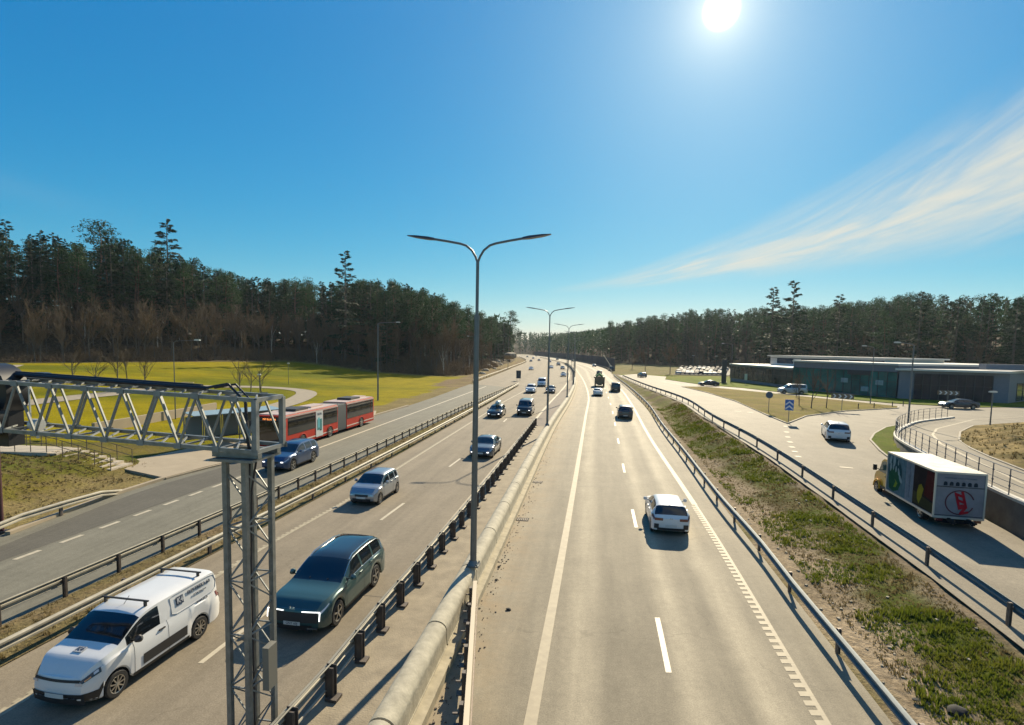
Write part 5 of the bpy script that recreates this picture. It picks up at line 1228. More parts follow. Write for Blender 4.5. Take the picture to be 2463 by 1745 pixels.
for rI in range(5):
    for cI in range(11):
        Y = 210+rI*16; px = 1632+cI*10.8+rI*2; k = rnd.randrange(6)
        p = AT(px, 880, Y); p.z = ZU(p.x, p.y)+.12
        if k not in used: v = base_[k][0]; used.add(k)
        else: v = dup_tree(base_[k][0])
        tag(v, '%s parked %s from the left in the %s row of the car park' % (cols_[k], ORD[cI], row_words[rI]), 'car', GP)
        a = R(rnd.choice((78, -102))+rnd.uniform(-4, 4)); place(v, p, (math.cos(a), math.sin(a)))
# ------------------------------------------------------------------ retaining wall and curved railing
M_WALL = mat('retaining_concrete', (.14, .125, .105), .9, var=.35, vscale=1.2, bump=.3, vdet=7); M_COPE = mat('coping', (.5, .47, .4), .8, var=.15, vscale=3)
wpts = [(15.9, -15), (18.5, 5)]+wt[:7]
def wpath(pts, step=.8):
    out = []
    for (x0, y0), (x1, y1) in zip(pts, pts[1:]):
        n = max(1, int(math.hypot(x1-x0, y1-y0)/step)); out += [Vector((lerp(x0, x1, i/n), lerp(y0, y1, i/n), 0)) for i in range(n)]
    out.append(Vector((*pts[-1], 0)))
    return [sum((out[min(max(i+k, 0), len(out)-1)] for k in range(-3, 4)), Vector())/7 for i in range(len(out))]
WP = wpath(wpts)
t = thing('retaining_wall', WP[0], 0, 'dark concrete retaining wall with pale coping below the curved railing', 'wall')
b = MB(); vs = []
for i, p in enumerate(WP):
    d = (WP[min(i+1, len(WP)-1)]-WP[max(i-1, 0)]).normalized(); r = Vector((d.y, -d.x, 0)); zt, zb_ = ZU(p.x, p.y)+.02, ZR(p.x, p.y)-.3
    for u, z in ((-.06, zb_), (-.06, zt), (.3, zt), (.3, zb_)): vs.append(p+r*u+Vector((0, 0, z)))
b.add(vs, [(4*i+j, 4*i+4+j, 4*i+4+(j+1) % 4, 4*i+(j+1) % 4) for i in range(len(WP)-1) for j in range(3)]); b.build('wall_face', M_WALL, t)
WP2 = wpath(wpts+wt[7:])
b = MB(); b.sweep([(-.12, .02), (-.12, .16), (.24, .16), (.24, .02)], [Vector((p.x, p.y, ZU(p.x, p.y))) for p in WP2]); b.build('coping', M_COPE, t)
t = thing('railing', WP2[0], 0, 'curved steel pedestrian railing with thin posts on top of the retaining wall', 'railing')
M_RAILP = mat('railing_steel', (.1, .11, .13), .5, .5)
LEN = [0]
for a, c in zip(WP2, WP2[1:]): LEN.append(LEN[-1]+(c-a).length)
def along(s):
    i = 0
    while i < len(LEN)-2 and LEN[i+1] < s: i += 1
    f = (s-LEN[i])/max(1e-6, LEN[i+1]-LEN[i]); p = WP2[i].lerp(WP2[i+1], f); return Vector((p.x, p.y, ZU(p.x, p.y)+.14))
pp = [along(s*1.0) for s in range(int(LEN[-1]))]
for h, r in ((1.28, .022), (.95, .013), (.62, .013), (.3, .013)): b = MB(); b.tube([p+Vector((0, 0, h)) for p in pp], r, 6); b.build('rail', M_RAILP, t)
pb = MB(); pb.box((0, 0, .64), (.035, .035, 1.3)); pb.tube([(0, 0, .92), (0, 0, .98)], .05, 6); pb.tube([(0, 0, .42), (0, 0, .48)], .05, 6); po = None; s = 12.
while s < LEN[-1]:
    p = along(s)-WP2[0]
    if po is None: po = pb.build('post', M_RAILP, t, local=True); po.location = p
    else: dup_part(po, t, p)
    s += 1.62
# ------------------------------------------------------------------ showroom buildings
M_FW = mat('facade_grey', (.17, .175, .195), .6, var=.08); M_ROOF = mat('pale_roof', (.62, .58, .50), .6, var=.12, vscale=.15); M_TEAL = mat('facade_glass', (.015, .045, .05), .2, spec=.25, var=.5, vscale=.35)
M_WIN = mat('window_glass', (.05, .07, .09), .1, spec=.7); M_FRAME = mat('dark_frame', (.03, .035, .04), .5); M_WHITE = mat('white_fascia', (.62, .6, .55), .5)
def XY(px, Y): p = AT(px, 900, Y); return Vector((p.x, p.y, 0))
def block(root, foot, z0, z1, wallm, over=.5, roofm=None, th=.35):
    b = MB(); b.prism([(p.x, p.y) for p in foot], z0, z1); b.build('wall', wallm, root, flat=True)
    c = sum(foot, Vector())/len(foot); q = [p+(p-c).normalized()*over for p in foot]
    b = MB(); b.prism([(p.x, p.y) for p in q], z1+.003, z1+th, 0); return b.build('roof', roofm or M_ROOF, root, flat=True)
def glazing(root, a, c, z0, z1, n, m, nm='window', skip=(), proud=.05):
    d = (c-a); L = d.length; d.normalize(); nrm = Vector((d.y, -d.x, 0)); w_ = L/n
    for i in range(n):
        if i in skip: continue
        p = a+d*(i+.5)*w_+nrm*proud; b = MB(); b.box((p.x, p.y, (z0+z1)/2), (w_-.12, .05, z1-z0), math.atan2(d.y, d.x)); b.build(nm, m, root, flat=True)
    b = MB()
    for i in range(n+1): p = a+d*i*w_+nrm*(proud+.03); b.box((p.x, p.y, (z0+z1)/2), (.1, .12, z1-z0), math.atan2(d.y, d.x))
    p = (a+c)/2+nrm*(proud+.03); b.box((p.x, p.y, z1+.06), (L, .14, .12), math.atan2(d.y, d.x)); b.box((p.x, p.y, lerp(z0, z1, .62)), (L, .06, .05), math.atan2(d.y, d.x)); b.build('window_frame', M_FRAME, root, flat=True)
E_ = Vector((1, .25, 0)).normalized()
A0, A1 = XY(1757, 163), XY(1908, 127); A0b, A1b = A0+E_*45, A1+E_*40
t = thing('showroom_wing', A0, 0, 'low long glazed wing with a white flat roof, left end of the showroom', 'building')
block(t, [A0, A1, A1b, A0b], .0, 5.1, M_FW); glazing(t, A0, A1, 1.2, 4.7, 12, M_TEAL)
U0, U1 = XY(1806, 150)+E_*6, XY(2040, 112)+E_*9
t = thing('upper_storey', U0, 0, 'set-back white upper storey with a row of dark windows on the showroom roof', 'building')
block(t, [U0, U1, U1+E_*16, U0+E_*16], 5.3, 7.9, M_WHITE, over=1.0, th=.3); glazing(t, U0, U1, 6.1, 7.4, 12, M_WIN, skip=(0, 3, 7, 8, 10))
B0, B1 = XY(1908, 122), XY(2160, 98.5)
t = thing('glass_showroom', B0, 0, 'tall teal-glazed middle part of the showroom with grey upper band', 'building')
block(t, [B0, B1, B1+E_*38, B0+E_*42], 0, 6.9, M_FW, over=.3); glazing(t, B0, B1, 1.1, 5.6, 13, mat('teal_glass', (.015, .15, .13), .2, spec=.3, var=.6, vscale=.3))
d = (B1-B0).normalized(); nrm = Vector((d.y, -d.x, 0)); 
b = MB(); p = B0+d*(B1-B0).length*.68+nrm*.2; b.box((p.x, p.y, 5.2), (5, .15, .8), math.atan2(d.y, d.x)); sg = b.build('sign_board', M_FRAME, t, flat=True)
b = MB(); 
for i in range(9): q = p+nrm*.1+d*(-1.7+i*.42); b.box((q.x, q.y, 5.2), (.26, .03, .22 if i % 3 else .34), math.atan2(d.y, d.x))
b.build('sign_lettering', M_WHITE, sg, flat=True)
for k in (.55, .74, .86):
    b = MB(); q = B0+d*(B1-B0).length*k+nrm*.12; b.box((q.x, q.y, 3.6 if k != .74 else 2.2), (1.6, .04, .9), math.atan2(d.y, d.x)); b.build('poster', mat('poster', (.35, .42, .38), .5, var=.4), t, flat=True)
C0, C1 = XY(2163, 98), XY(2430, 91); C2 = XY(2600, 106)
t = thing('dark_hall', C0, 0, 'dark-fronted hall with a pale flat roof at the right border of the view', 'building')
block(t, [C0, C1, C1+Vector((30, 22, 0)), C0+E_*40], 0, 6.05, M_FW, over=.9); glazing(t, C0+(C1-C0)*.15, C0+(C1-C0)*.86, .6, 5.5, 9, mat('hall_glass', (.028, .026, .036), .25, spec=.25, var=.5, vscale=.4))
glazing(t, C1+Vector((4, 3, 0)), C1+Vector((20, 14.6, 0)), 1.2, 4.2, 5, M_WIN)
b = MB(); p = C0+(C1-C0)*.52+E_*12; b.box((p.x, p.y, 7.0), (7.5, 2.5, 1.0), -.3); b.build('roof_unit', M_FW, t, flat=True)
# ------------------------------------------------------------------ noise wall, totem, signs
t0 = path_fn(lambda y: eRr(y)+2.2, 232, 800, None, 12)
t = thing('noise_wall', t0[0], 0, 'long dark noise wall beyond the right lanes of the far curve', 'wall')
b = MB(); b.sweep([(-.1, -.5), (-.1, 5.2), (.1, 5.2), (.1, -.5)], t0); b.build('panel', mat('noise_panel', (.032, .032, .038), .85, var=.4, vscale=.4), t)
b = MB()
for p in t0: b.box((p.x-.16, p.y, 2.6), (.2, .2, 5.5))
b.build('post_row', M_DARKPOST, t)['kind'] = 'stuff'
p = AT(1754, 930, 150); t = thing('totem_sign', (p.x-1.6, p.y, ZU(p.x, p.y)), 0, 'tall dark totem standing left of the showroom', 'sign'); b = MB(); b.box((0, 0, 3.3), (1.2, .4, 6.6)); b.box((0, 0, .1), (1.6, .8, .3)); b.build('totem_panel', M_FRAME, t, local=True)
M_SBLUE = mat('sign_blue', (.02, .13, .42), .4); M_SGREY = mat('sign_back', (.22, .22, .22), .5, .4); M_SWHITE = mat('sign_white', (.7, .7, .68), .4)
def facing(p): return math.atan2(-p.x, p.y)*1.0
def sign(name, px, f, label, hgt, build, group=None):
    p = GF(*px, f); t = thing(name, p, facing(p)*.8, label, 'sign', group); b = MB(); b.tube([(0, 0, -.1), (0, 0, hgt)], .035, 8); b.build('post', M_SGREY, t, local=True); build(t, hgt); return t
def s_round(t, h): b = MB(); b.cyl((0, -.05, h-.3), .42, .03, 'Y', 20); o = b.build('sign_plate', M_SGREY, t, local=True); b = MB(); b.cyl((0, -.07, h-.3), .36, .02, 'Y', 20); b.build('sign_face', mat('faded_blue', (.06, .09, .13), .4), o, local=True)
sign('round_sign', (1848, 995), ZR, 'round dark blue sign on a thin post at the edge of the grass island', 2.6, s_round)
def s_arrow(t, h):
    b = MB(); b.box((0, -.05, h-.55), (.85, .03, 1.15)); o = b.build('sign_plate', M_SBLUE, t, local=True); b = MB()
    for z in (-.95, -.5): 
        y = -.072
        b.add([(-.38, y, h+z-.12), (-.38, y, h+z+.06), (0, y, h+z+.38), (.38, y, h+z+.06), (.38, y, h+z-.12), (0, y, h+z+.2)], [(0, 5, 2, 1), (5, 4, 3, 2)])
    b.build('white_chevron', M_SWHITE, o, local=True, flat=True)
sign('chevron_sign', (1896, 1018), ZR, 'blue marker board with two white upward chevrons at the tip of the grass island', 2.5, s_arrow)
def s_chev(t, h):
    b = MB(); b.box((0, -.05, h-.4), (2.6, .03, .62)); o = b.build('sign_plate', mat('sign_brown', (.16, .11, .06), .5), t, local=True); b = MB()
    for i in range(4):
        x = -1.0+i*.62; y = -.072; z = h-.4; b.add([(x-.12, y, z-.26), (x+.08, y, z-.26), (x+.3, y, z), (x+.08, y, z+.26), (x-.12, y, z+.26), (x+.1, y, z)], [(0, 1, 2, 5), (5, 2, 3, 4)])
    b.build('white_chevron', M_SWHITE, o, local=True, flat=True)
sign('chevron_board', (2024, 990), ZR, 'wide brown board with four white chevrons on the grass island', 2.4, s_chev, 'chevron boards round the junction')
sign('chevron_board', (2278, 981), ZU, 'wide chevron board in front of the dark hall, beyond the curved railing', 2.6, s_chev, 'chevron boards round the junction')
p = AT(1793, 925, 140); p.z = ZU(p.x, p.y); t = thing('direction_sign', p, 0, 'small white upright sign on the lawn left of the showroom', 'sign'); b = MB(); b.tube([(0, 0, 0), (0, 0, 2.2)], .04, 6); b.build('post', M_SGREY, t, local=True); b = MB(); b.box((0, -.05, 2.1), (.7, .04, 1.6)); b.build('sign_plate', mat('sign_palegreen', (.42, .5, .42), .5), t, local=True)
p = G(1247, 917); t = thing('road_sign', (p.x, p.y, 0), 0, 'dark upright sign board at the end of the two median guard rails', 'sign'); b = MB(); b.box((0, 0, 1.75), (1.25, .06, 2.1)); b.build('sign_plate', mat('sign_dark', (.04, .045, .05), .5), t, local=True); b = MB(); b.bar((-.4, .05, 0), (-.4, .05, 2.7), .06); b.bar((.4, .05, 0), (.4, .05, 2.7), .06); b.build('post', M_SGREY, t, local=True)
for i, px in enumerate([(2064, 986), (2102, 984), (2146, 980), (2172, 978)]):
    p = GF(*px, ZR); t = thing('bollard', p, 0, ['leftmost', 'second', 'third', 'last'][i]+' of four small dark bollards behind the grass island', 'bollard', 'bollards behind the grass island'); b = MB(); b.tube([(0, 0, 0), (0, 0, .75)], .06, 8); b.tube([(0, 0, .75), (0, 0, .85)], [.075, .05], 8); b.build('shaft', M_FRAME, t, local=True)
# ------------------------------------------------------------------ bus shelter, steps, low wall, table
q0, q1 = AT(456, 1040, 43.5), AT(668, 1010, 49.5); q0.z = q1.z = .1; dv = (q1-q0).normalized(); L = (q1-q0).length
t = thing('bus_shelter', q0, math.atan2(dv.y, dv.x), 'long glass-roofed bus shelter half hidden behind the gantry beam', 'bus shelter')
M_SG = mat('shelter_glass', (.34, .38, .35), .15, spec=.6); M_SF = mat('shelter_frame', (.25, .27, .27), .4, .5)
b = MB(); b.box((L/2, .2, 2.62), (L, 2.0, .06), rot=Matrix.Rotation(R(4), 3, 'X')); b.build('roof', M_SG, t, local=True)
for i in range(6): b = MB(); b.box((i*L/5, 1.0, 1.3), (.08, .08, 2.6)); b.build('post', M_SF, t, local=True)
for i in range(5):
    b = MB(); b.box(((i+.5)*L/5, 1.0, 1.35), (L/5-.2, .02, 1.9)); b.build('glass_pane', mat('shelter_pane', (.16, .2, .19), .1, spec=.6), t, local=True)
b = MB(); b.box((L/2, .7, .48), (4, .4, .06)); b.box((L/2-1.5, .7, .24), (.06, .3, .48)); b.box((L/2+1.5, .7, .24), (.06, .3, .48)); b.build('bench', M_DARKPOST, t, local=True)
W0 = path_on([(225, 1043), (300, 1030), (380, 1014), (450, 1001), (519, 987)], mf)
t = thing('low_wall', W0[0], 0, 'low pale concrete wall between the meadow and the bus shelter', 'wall'); b = MB(); b.sweep([(-.15, -.3), (-.15, .95), (.15, .95), (.15, -.3)], W0); b.build('wall_panel', M_APR, t)
b = MB()
for a, c in zip(W0, W0[1:]):
    for k in range(4): p = a.lerp(c, k/4); b.box((p.x, p.y-.16, p.z+.4), (.03, .03, 1.1))
b.build('panel_joint', M_DARKPOST, t)
sx, sy = -25.7, 35.6; M_STEP = mat('step_concrete', (.42, .36, .27), .85, var=.15, vscale=3)
t = thing('stairs', (sx, sy, 0), 0, 'short flight of pale concrete steps climbing left from the bus stop', 'stairs'); NS = 7
for i in range(NS): b = MB(); b.box((-(i+.5)*.58, .0, .1+(i+1)*.16/2), (.62, 2.0, (i+1)*.16)); b.build('step', M_STEP, t, local=True)
b = MB(); b.prism([(-NS*.58, -1), (-NS*.58, 1), (-14, 1.8), (-14, -.9)], .2, 1.26); b.build('landing', M_STEP, t, local=True)
M_HR = mat('handrail', (.09, .075, .06), .5, .4)
t = thing('handrail', (sx, sy, 0), 0, 'thin dark handrail with slim posts beside the concrete steps and landing', 'railing')
def hz(x): return .2+min(1.1, max(0, (-x)/.58*.16))
for yy_ in (-1.0, 1.0):
    for h in (1.0, .55): b = MB(); b.tube([(x, yy_, hz(x)+h) for x in (0, -1, -2, -3, -4.06, -8, -14)], .02, 6); b.build('rail', M_HR, t, local=True)
    for i in range(14): x = -i*1.02; b = MB(); b.box((x, yy_, hz(x)+.5), (.035, .035, 1.02)); b.build('post', M_HR, t, local=True)
p = GF(452, 931, mf); t = thing('picnic_table', p, .2, 'small wooden picnic table beside the footpath on the meadow', 'table'); b = MB(); b.box((0, 0, .75), (1.8, .8, .06)); b.build('table_top', mat('weathered_wood', (.25, .2, .12), .8), t, local=True)
for s_ in (-1, 1): b = MB(); b.box((0, s_*.75, .45), (1.8, .3, .05)); b.build('bench', MATS['weathered_wood'], t, local=True); b = MB(); b.box((s_*.7, 0, .37), (.08, 1.5, .06)); b.bar((s_*.7, -.4, 0), (s_*.7, .1, .74), .07); b.bar((s_*.7, .4, 0), (s_*.7, -.1, .74), .07); b.build('leg', MATS['weathered_wood'], t, local=True)
# ------------------------------------------------------------------ rocks, drains, litter
def rock(mb, c, r, seed, flat=.6):
    bm = bmesh.new(); bmesh.ops.create_icosphere(bm, subdivisions=2, radius=1)
    o = len(mb.v)
    for v in bm.verts:
        n = mnoise.noise(v.co*1.1+Vector((seed, seed*.7, 0))); q = v.co*(1+.45*n); mb.v.append((c[0]+q.x*r, c[1]+q.y*r*.8, c[2]+q.z*r*flat))
    mb.f += [tuple(v.index+o for v in f.verts) for f in bm.faces]; mb.m += [0]*len(bm.faces); bm.free()
M_ROCK = mat('rock', (.30, .25, .18), .9, var=.4, vscale=.8, bump=.4, bscale=3)
def addrock(p, r, lb, grp, nm='rock'):
    t = MB(); rock(t, (0, 0, 0), r, rnd.random()*50); o = t.build(nm, M_ROCK, None, sharp=28); o.location = p; tag(o, lb, 'rock', grp)
for i, (x, y, r) in enumerate([(1168, 893, 1.6), (1175, 882, 1.9), (1186, 874, 1.8), (1197, 870, 1.7), (1205, 878, 1.3), (1213, 862, 2.2), (1228, 856, 2.6), (1160, 900, 1.2), (1190, 888, 1.1), (1222, 869, 1.6)]):
    p = GF(x, y, H); p = p if p.y < 600 else AT(x, y, 230)
    addrock(p, r, 'pale rock outcrop on the slope beside the far left lanes', 'rock outcrops on the slope left of the far lanes')
for i in range(26):
    x = -26-rnd.random()*9; y = 22+rnd.random()*7; addrock(Vector((x, y, H(x, y)+.05)), .12+.22*rnd.random(), 'pale field stone lying on the grassy bank by the short rail', 'field stones on the near left bank', 'stone')
for i, px in enumerate([(1257, 1250), (1293, 1160)]):
    p = G(*px); t = thing('drain_cover', (p.x, p.y, .006), R(-9), ['nearer', 'farther'][i]+' dark drain grate in the right carriageway shoulder', 'drain'); b = MB(); b.box((0, 0, .004), (.62, .5, .01)); b.build('frame', M_UNDER, t, local=True); b = MB()
    for k in range(6): b.box((-.23+k*.092, 0, .012), (.04, .42, .01))
    b.build('grate', mat('grate', (.16, .13, .1), .7, .3), t, local=True)
for i, (px, r, lb) in enumerate([((1223, 1468), .09, 'dark scrap of rubber on the road just right of the steel rail'), ((1200, 1365), .06, 'small dark scrap near the ledge of the barrier'), ((1194, 1396), .06, 'dark scrap lying close to the upper end of the steel rail'), ((2203, 1686), .09, 'small dark lump on the gravel shoulder'), ((2301, 1712), .22, 'crumpled dark and white litter on the shoulder')]):
    f = ZF0; p = G(*px); t = MB(); rock(t, (0, 0, 0), r, i*3.3, .35); o = t.build('litter', M_UNDER, None); o.location = (p.x, p.y, .03); tag(o, lb, 'litter')
def strip_xy():
    y = 7+rnd.random()**1.5*75; a, c = cC(y)+1.1, cD(y)-.8; return lerp(a, c, rnd.random()), y
def tuftmat(name, c1, c2):
    m = mat(name, c1, .9, var=.5, vscale=.6, col2=c2); nt = m.node_tree; b = nt.nodes['Principled BSDF']; t = nt.nodes.new('ShaderNodeBsdfTranslucent'); nt.links.new(b.inputs['Base Color'].links[0].from_socket, t.inputs[0])
    ms = nt.nodes.new('ShaderNodeMixShader'); ms.inputs[0].default_value = .38; nt.links.new(b.outputs[0], ms.inputs[1]); nt.links.new(t.outputs[0], ms.inputs[2]); nt.links.new(ms.outputs[0], nt.nodes['Material Output'].inputs['Surface']); return m
M_TUFT = tuftmat('grass_tuft', (.085, .125, .008), (.15, .15, .02)); M_TUFTD = tuftmat('dry_tuft', (.17, .13, .055), (.11, .085, .035))
def tufts(name, n, gen, m, hmin=.06, hmax=.2, keep=None, wd=.03):
    g = MB()
    for i in range(n):
        x, y = gen(); 
        if keep and not keep(x, y): continue
        z = H(x, y) if gen is not mound_xy else ZU(x, y)+.05+mb(x, y); h = lerp(hmin, hmax, rnd.random()**1.6)*(.55+.95*abs(mnoise.noise(Vector((x*.9, y*.9, 4))))*2)
        for k in range(5):
            a = rnd.random()*6.28; r = rnd.random()*.09; lx, ly = math.cos(a), math.sin(a); w_ = wd*(.6+rnd.random()); cx_, cy_ = x+lx*r, y+ly*r; t_ = .5*h*rnd.random()
            g.v += [(cx_-ly*w_, cy_+lx*w_, z-.02), (cx_+ly*w_, cy_-lx*w_, z-.02), (cx_+lx*t_, cy_+ly*t_, z+h)]; o = len(g.v); g.f.append((o-3, o-2, o-1)); g.m.append(0)
    return tag(g.build(name, m, flat=True), 'short tufts of grass', 'grass', kind='stuff')
def mound_xy():
    while True:
        x, y = 33+rnd.random()*25, 20+rnd.random()*33
        if inside(MOUND, x, y): return x, y
def bank_xy(): return -23-rnd.random()*14, 16+rnd.random()*22
def med_xy(): y = 9+rnd.random()**1.4*80; return lerp(cA(y)+.1, cB(y)-.15, rnd.random()), y
gk = lambda x, y: mnoise.noise(Vector((x*.35, y*.35, 9)))+.25*mnoise.noise(Vector((x*1.5, y*1.5, 2))) > -.12+rnd.random()*.2
o = tufts('grass', 24000, strip_xy, M_TUFT, .05, .17, gk, .022); o['label'] = 'green grass tufts on the slope between the two right-hand guard rails'
o = tufts('grass', 15000, strip_xy, M_TUFTD, .03, .10, lambda x, y: not gk(x, y), .02); o['label'] = 'dry brown tufts on the slope between the two right-hand guard rails'
o = tufts('grass', 3500, bank_xy, M_TUFTD, .05, .14, lambda x, y: x < eLL(y)-1.8); o['label'] = 'dry grass on the bank below the steps'
o = tufts('grass', 2600, mound_xy, M_TUFTD, .06, .25, None, .03); o['label'] = 'dry grass tussocks on the rough mound by the upper road'
hz_ = H; H = lambda x, y: .05
o = tufts('grass', 4500, med_xy, M_TUFTD, .04, .15, None, .02); o['label'] = 'dry grass in the narrow median between the two left guard rails'; H = hz_
g = MB()
for i in range(520):
    x, y = strip_xy() if i % 3 else (cC(8+rnd.random()*40)+.6+rnd.random()*1.6, 0)
    if not i % 3: y = 8+rnd.random()*40; x = cC(y)+.5+rnd.random()*1.8
    r = .015+.04*rnd.random()**3; z = H(x, y)+r*.4; a = rnd.random()*3
    g.box((x, y, z), (r*2.2, r*1.6, r), a)
tag(g.build('gravel', mat('pale_gravel', (.30, .26, .19), .9, var=.4, vscale=3), flat=True), 'scattered pale pebbles and litter on the right slope', 'gravel', kind='stuff')
g = MB()
for i in range(420):
    y = 10+rnd.random()**1.6*50; x = cM(y)+.66+abs(rnd.gauss(0, .28)); r = .008+.02*rnd.random()**2
    g.box((x, y, .008+r*.3), (r*2, r*1.7, r), rnd.random()*3)
tag(g.build('gravel', mat('dirt_crumbs', (.14, .11, .08), .9), flat=True), 'dirt crumbs gathered along the foot of the barrier', 'gravel', kind='stuff')
# ------------------------------------------------------------------ trees
def leafmat(name, c, var=.35, tr=.25):
    m = bpy.data.materials.new(name); m.use_nodes = True; nt = m.node_tree; b = nt.nodes['Principled BSDF']; b.inputs['Roughness'].default_value = .7; b.inputs['Specular IOR Level'].default_value = .25
    oi = nt.nodes.new('ShaderNodeObjectInfo'); tc = nt.nodes.new('ShaderNodeTexCoord'); n = nt.nodes.new('ShaderNodeTexNoise'); n.inputs['Scale'].default_value = .7; n.inputs['Detail'].default_value = 3; nt.links.new(tc.outputs['Object'], n.inputs['Vector'])
    ad = nt.nodes.new('ShaderNodeMath'); ad.operation = 'ADD'; nt.links.new(oi.outputs['Random'], ad.inputs[0]); nt.links.new(n.outputs['Fac'], ad.inputs[1])
    mr = nt.nodes.new('ShaderNodeMapRange'); mr.inputs[1].default_value = .3; mr.inputs[2].default_value = 1.7; mr.inputs[3].default_value = 0; mr.inputs[4].default_value = 1; nt.links.new(ad.outputs[0], mr.inputs[0])
    mx = nt.nodes.new('ShaderNodeMixRGB'); mx.inputs[1].default_value = (*[v*(1-var) for v in c], 1); mx.inputs[2].default_value = (c[0]*(1+var*1.4), c[1]*(1+var), c[2]*(1+var*.4), 1); nt.links.new(mr.outputs[0], mx.inputs[0]); nt.links.new(mx.outputs[0], b.inputs['Base Color'])
    if tr:
        t = nt.nodes.new('ShaderNodeBsdfTranslucent'); nt.links.new(mx.outputs[0], t.inputs[0]); ms = nt.nodes.new('ShaderNodeMixShader'); ms.inputs[0].default_value = tr
        nt.links.new(b.outputs[0], ms.inputs[1]); nt.links.new(t.outputs[0], ms.inputs[2]); nt.links.new(ms.outputs[0], nt.nodes['Material Output'].inputs['Surface'])
    MATS[name] = m; return m
M_PINE = leafmat('pine_needles', (.021, .058, .018)); M_SPR = leafmat('spruce_needles', (.013, .04, .019)); M_TWIG = leafmat('bare_twigs', (.12, .088, .055), .3, .1)
M_BARK = mat('pine_bark', (.13, .075, .045), .9, var=.4, vscale=1.5); M_BARKG = mat('grey_bark', (.11, .095, .075), .9, var=.3, vscale=2); M_BIRCH = mat('birch_bark', (.45, .42, .36), .8, var=.5, vscale=3)
def tri(g, p, u, v): o = len(g.v); g.v += [tuple(p-u*.5), tuple(p+u*.5), tuple(p+v)]; g.f.append((o, o+1, o+2)); g.m.append(0)
def rv(r): 
    while True:
        v = Vector((r.uniform(-1, 1), r.uniform(-1, 1), r.uniform(-1, 1)))
        if .05 < v.length < 1: return v
def tree_root(name, label, cat, group): return thing(name, (0, 0, 0), 0, label, cat, group)
def pine(seed, h, n=2400, sz=.42, lo=.45):
    r = random.Random(seed); t = tree_root('pine_tree', 'pine', 'tree', None); b = MB(); bend = r.uniform(-.5, .5)
    tp = [(bend*math.sin(k*.6), .3*math.sin(k), h*k/6) for k in range(7)]; b.tube([(x, y, z-.5 if z == 0 else z) for x, y, z in tp], [.26*(1-k/7.5)*h/20 for k in range(7)], 7)
    cl = []
    for i in range(26):
        f = lo+(1-lo)*(i+r.random())/26; z = h*f; wdt = (1.05-.15*f-.75*max(0, (f-.72)/.28)**1.5)*h*.15*(.55+.7*r.random()); a = r.random()*6.28; tx = bend*math.sin(f*6*.6)
        c = Vector((tx+math.cos(a)*wdt, math.sin(a)*wdt, z+r.uniform(-.3, .3))); b.tube([(tx, 0, z-wdt*.25), c], [.05, .02], 4, caps=False); cl.append((c, r.uniform(.9, 1.7)*h/20))
    b.build('trunk', M_BARK, t, local=True)
    g = MB()
    for i in range(n):
        c, s = cl[i % len(cl)]; o = rv(r); p = c+Vector((o.x*s*1.15, o.y*s*1.15, o.z*s*.62)); u = rv(r).normalized()*sz*r.uniform(.6, 1.2); v = (rv(r)+Vector((0, 0, .4))).normalized()*sz*r.uniform(.6, 1.3); tri(g, p, u*.6, v)
    g.build('crown', M_PINE, t, local=True, flat=True); return t
def spruce(seed, h, n=2400, sz=.42, wd=.17):
    r = random.Random(seed); t = tree_root('spruce_tree', 'spruce', 'tree', None); b = MB(); b.tube([(0, 0, -.5), (0, 0, h*.5), (0, 0, h*.97)], [.24*h/20, .15*h/20, .02], 7); g = MB(); nb = 75
    br = []
    for i in range(nb):
        f = .08+.91*(i/nb)**.9; a = r.random()*6.28; L = h*wd*(1-f)**.8*(.65+.5*r.random())+.18; z = h*f; d = Vector((math.cos(a), math.sin(a), -.22+.5*f)); br.append((Vector((0, 0, z)), d, L))
        if i % 2 == 0: b.tube([(0, 0, z), Vector((0, 0, z))+d*L*.9], [.04, .01], 3, caps=False)
    b.build('trunk', M_BARKG, t, local=True)
    tot = sum(L for _, _, L in br)
    for c, d, L in br:
        for k in range(int(n*(L+.5)/(tot+.5*nb))):
            f = r.random()**.7; p = c+d*L*f; sd = Vector((-d.y, d.x, 0))*(1-f*.7)*L*.28*r.uniform(-1, 1); p = p+sd+Vector((0, 0, r.uniform(-.18, .1)))
            tri(g, p, rv(r).normalized()*sz*.5, (d*.7+sd*.3+Vector((0, 0, -.35+r.uniform(-.3, .3)))).normalized()*sz*r.uniform(.6, 1.2))
    g.build('crown', M_SPR, t, local=True, flat=True); return t
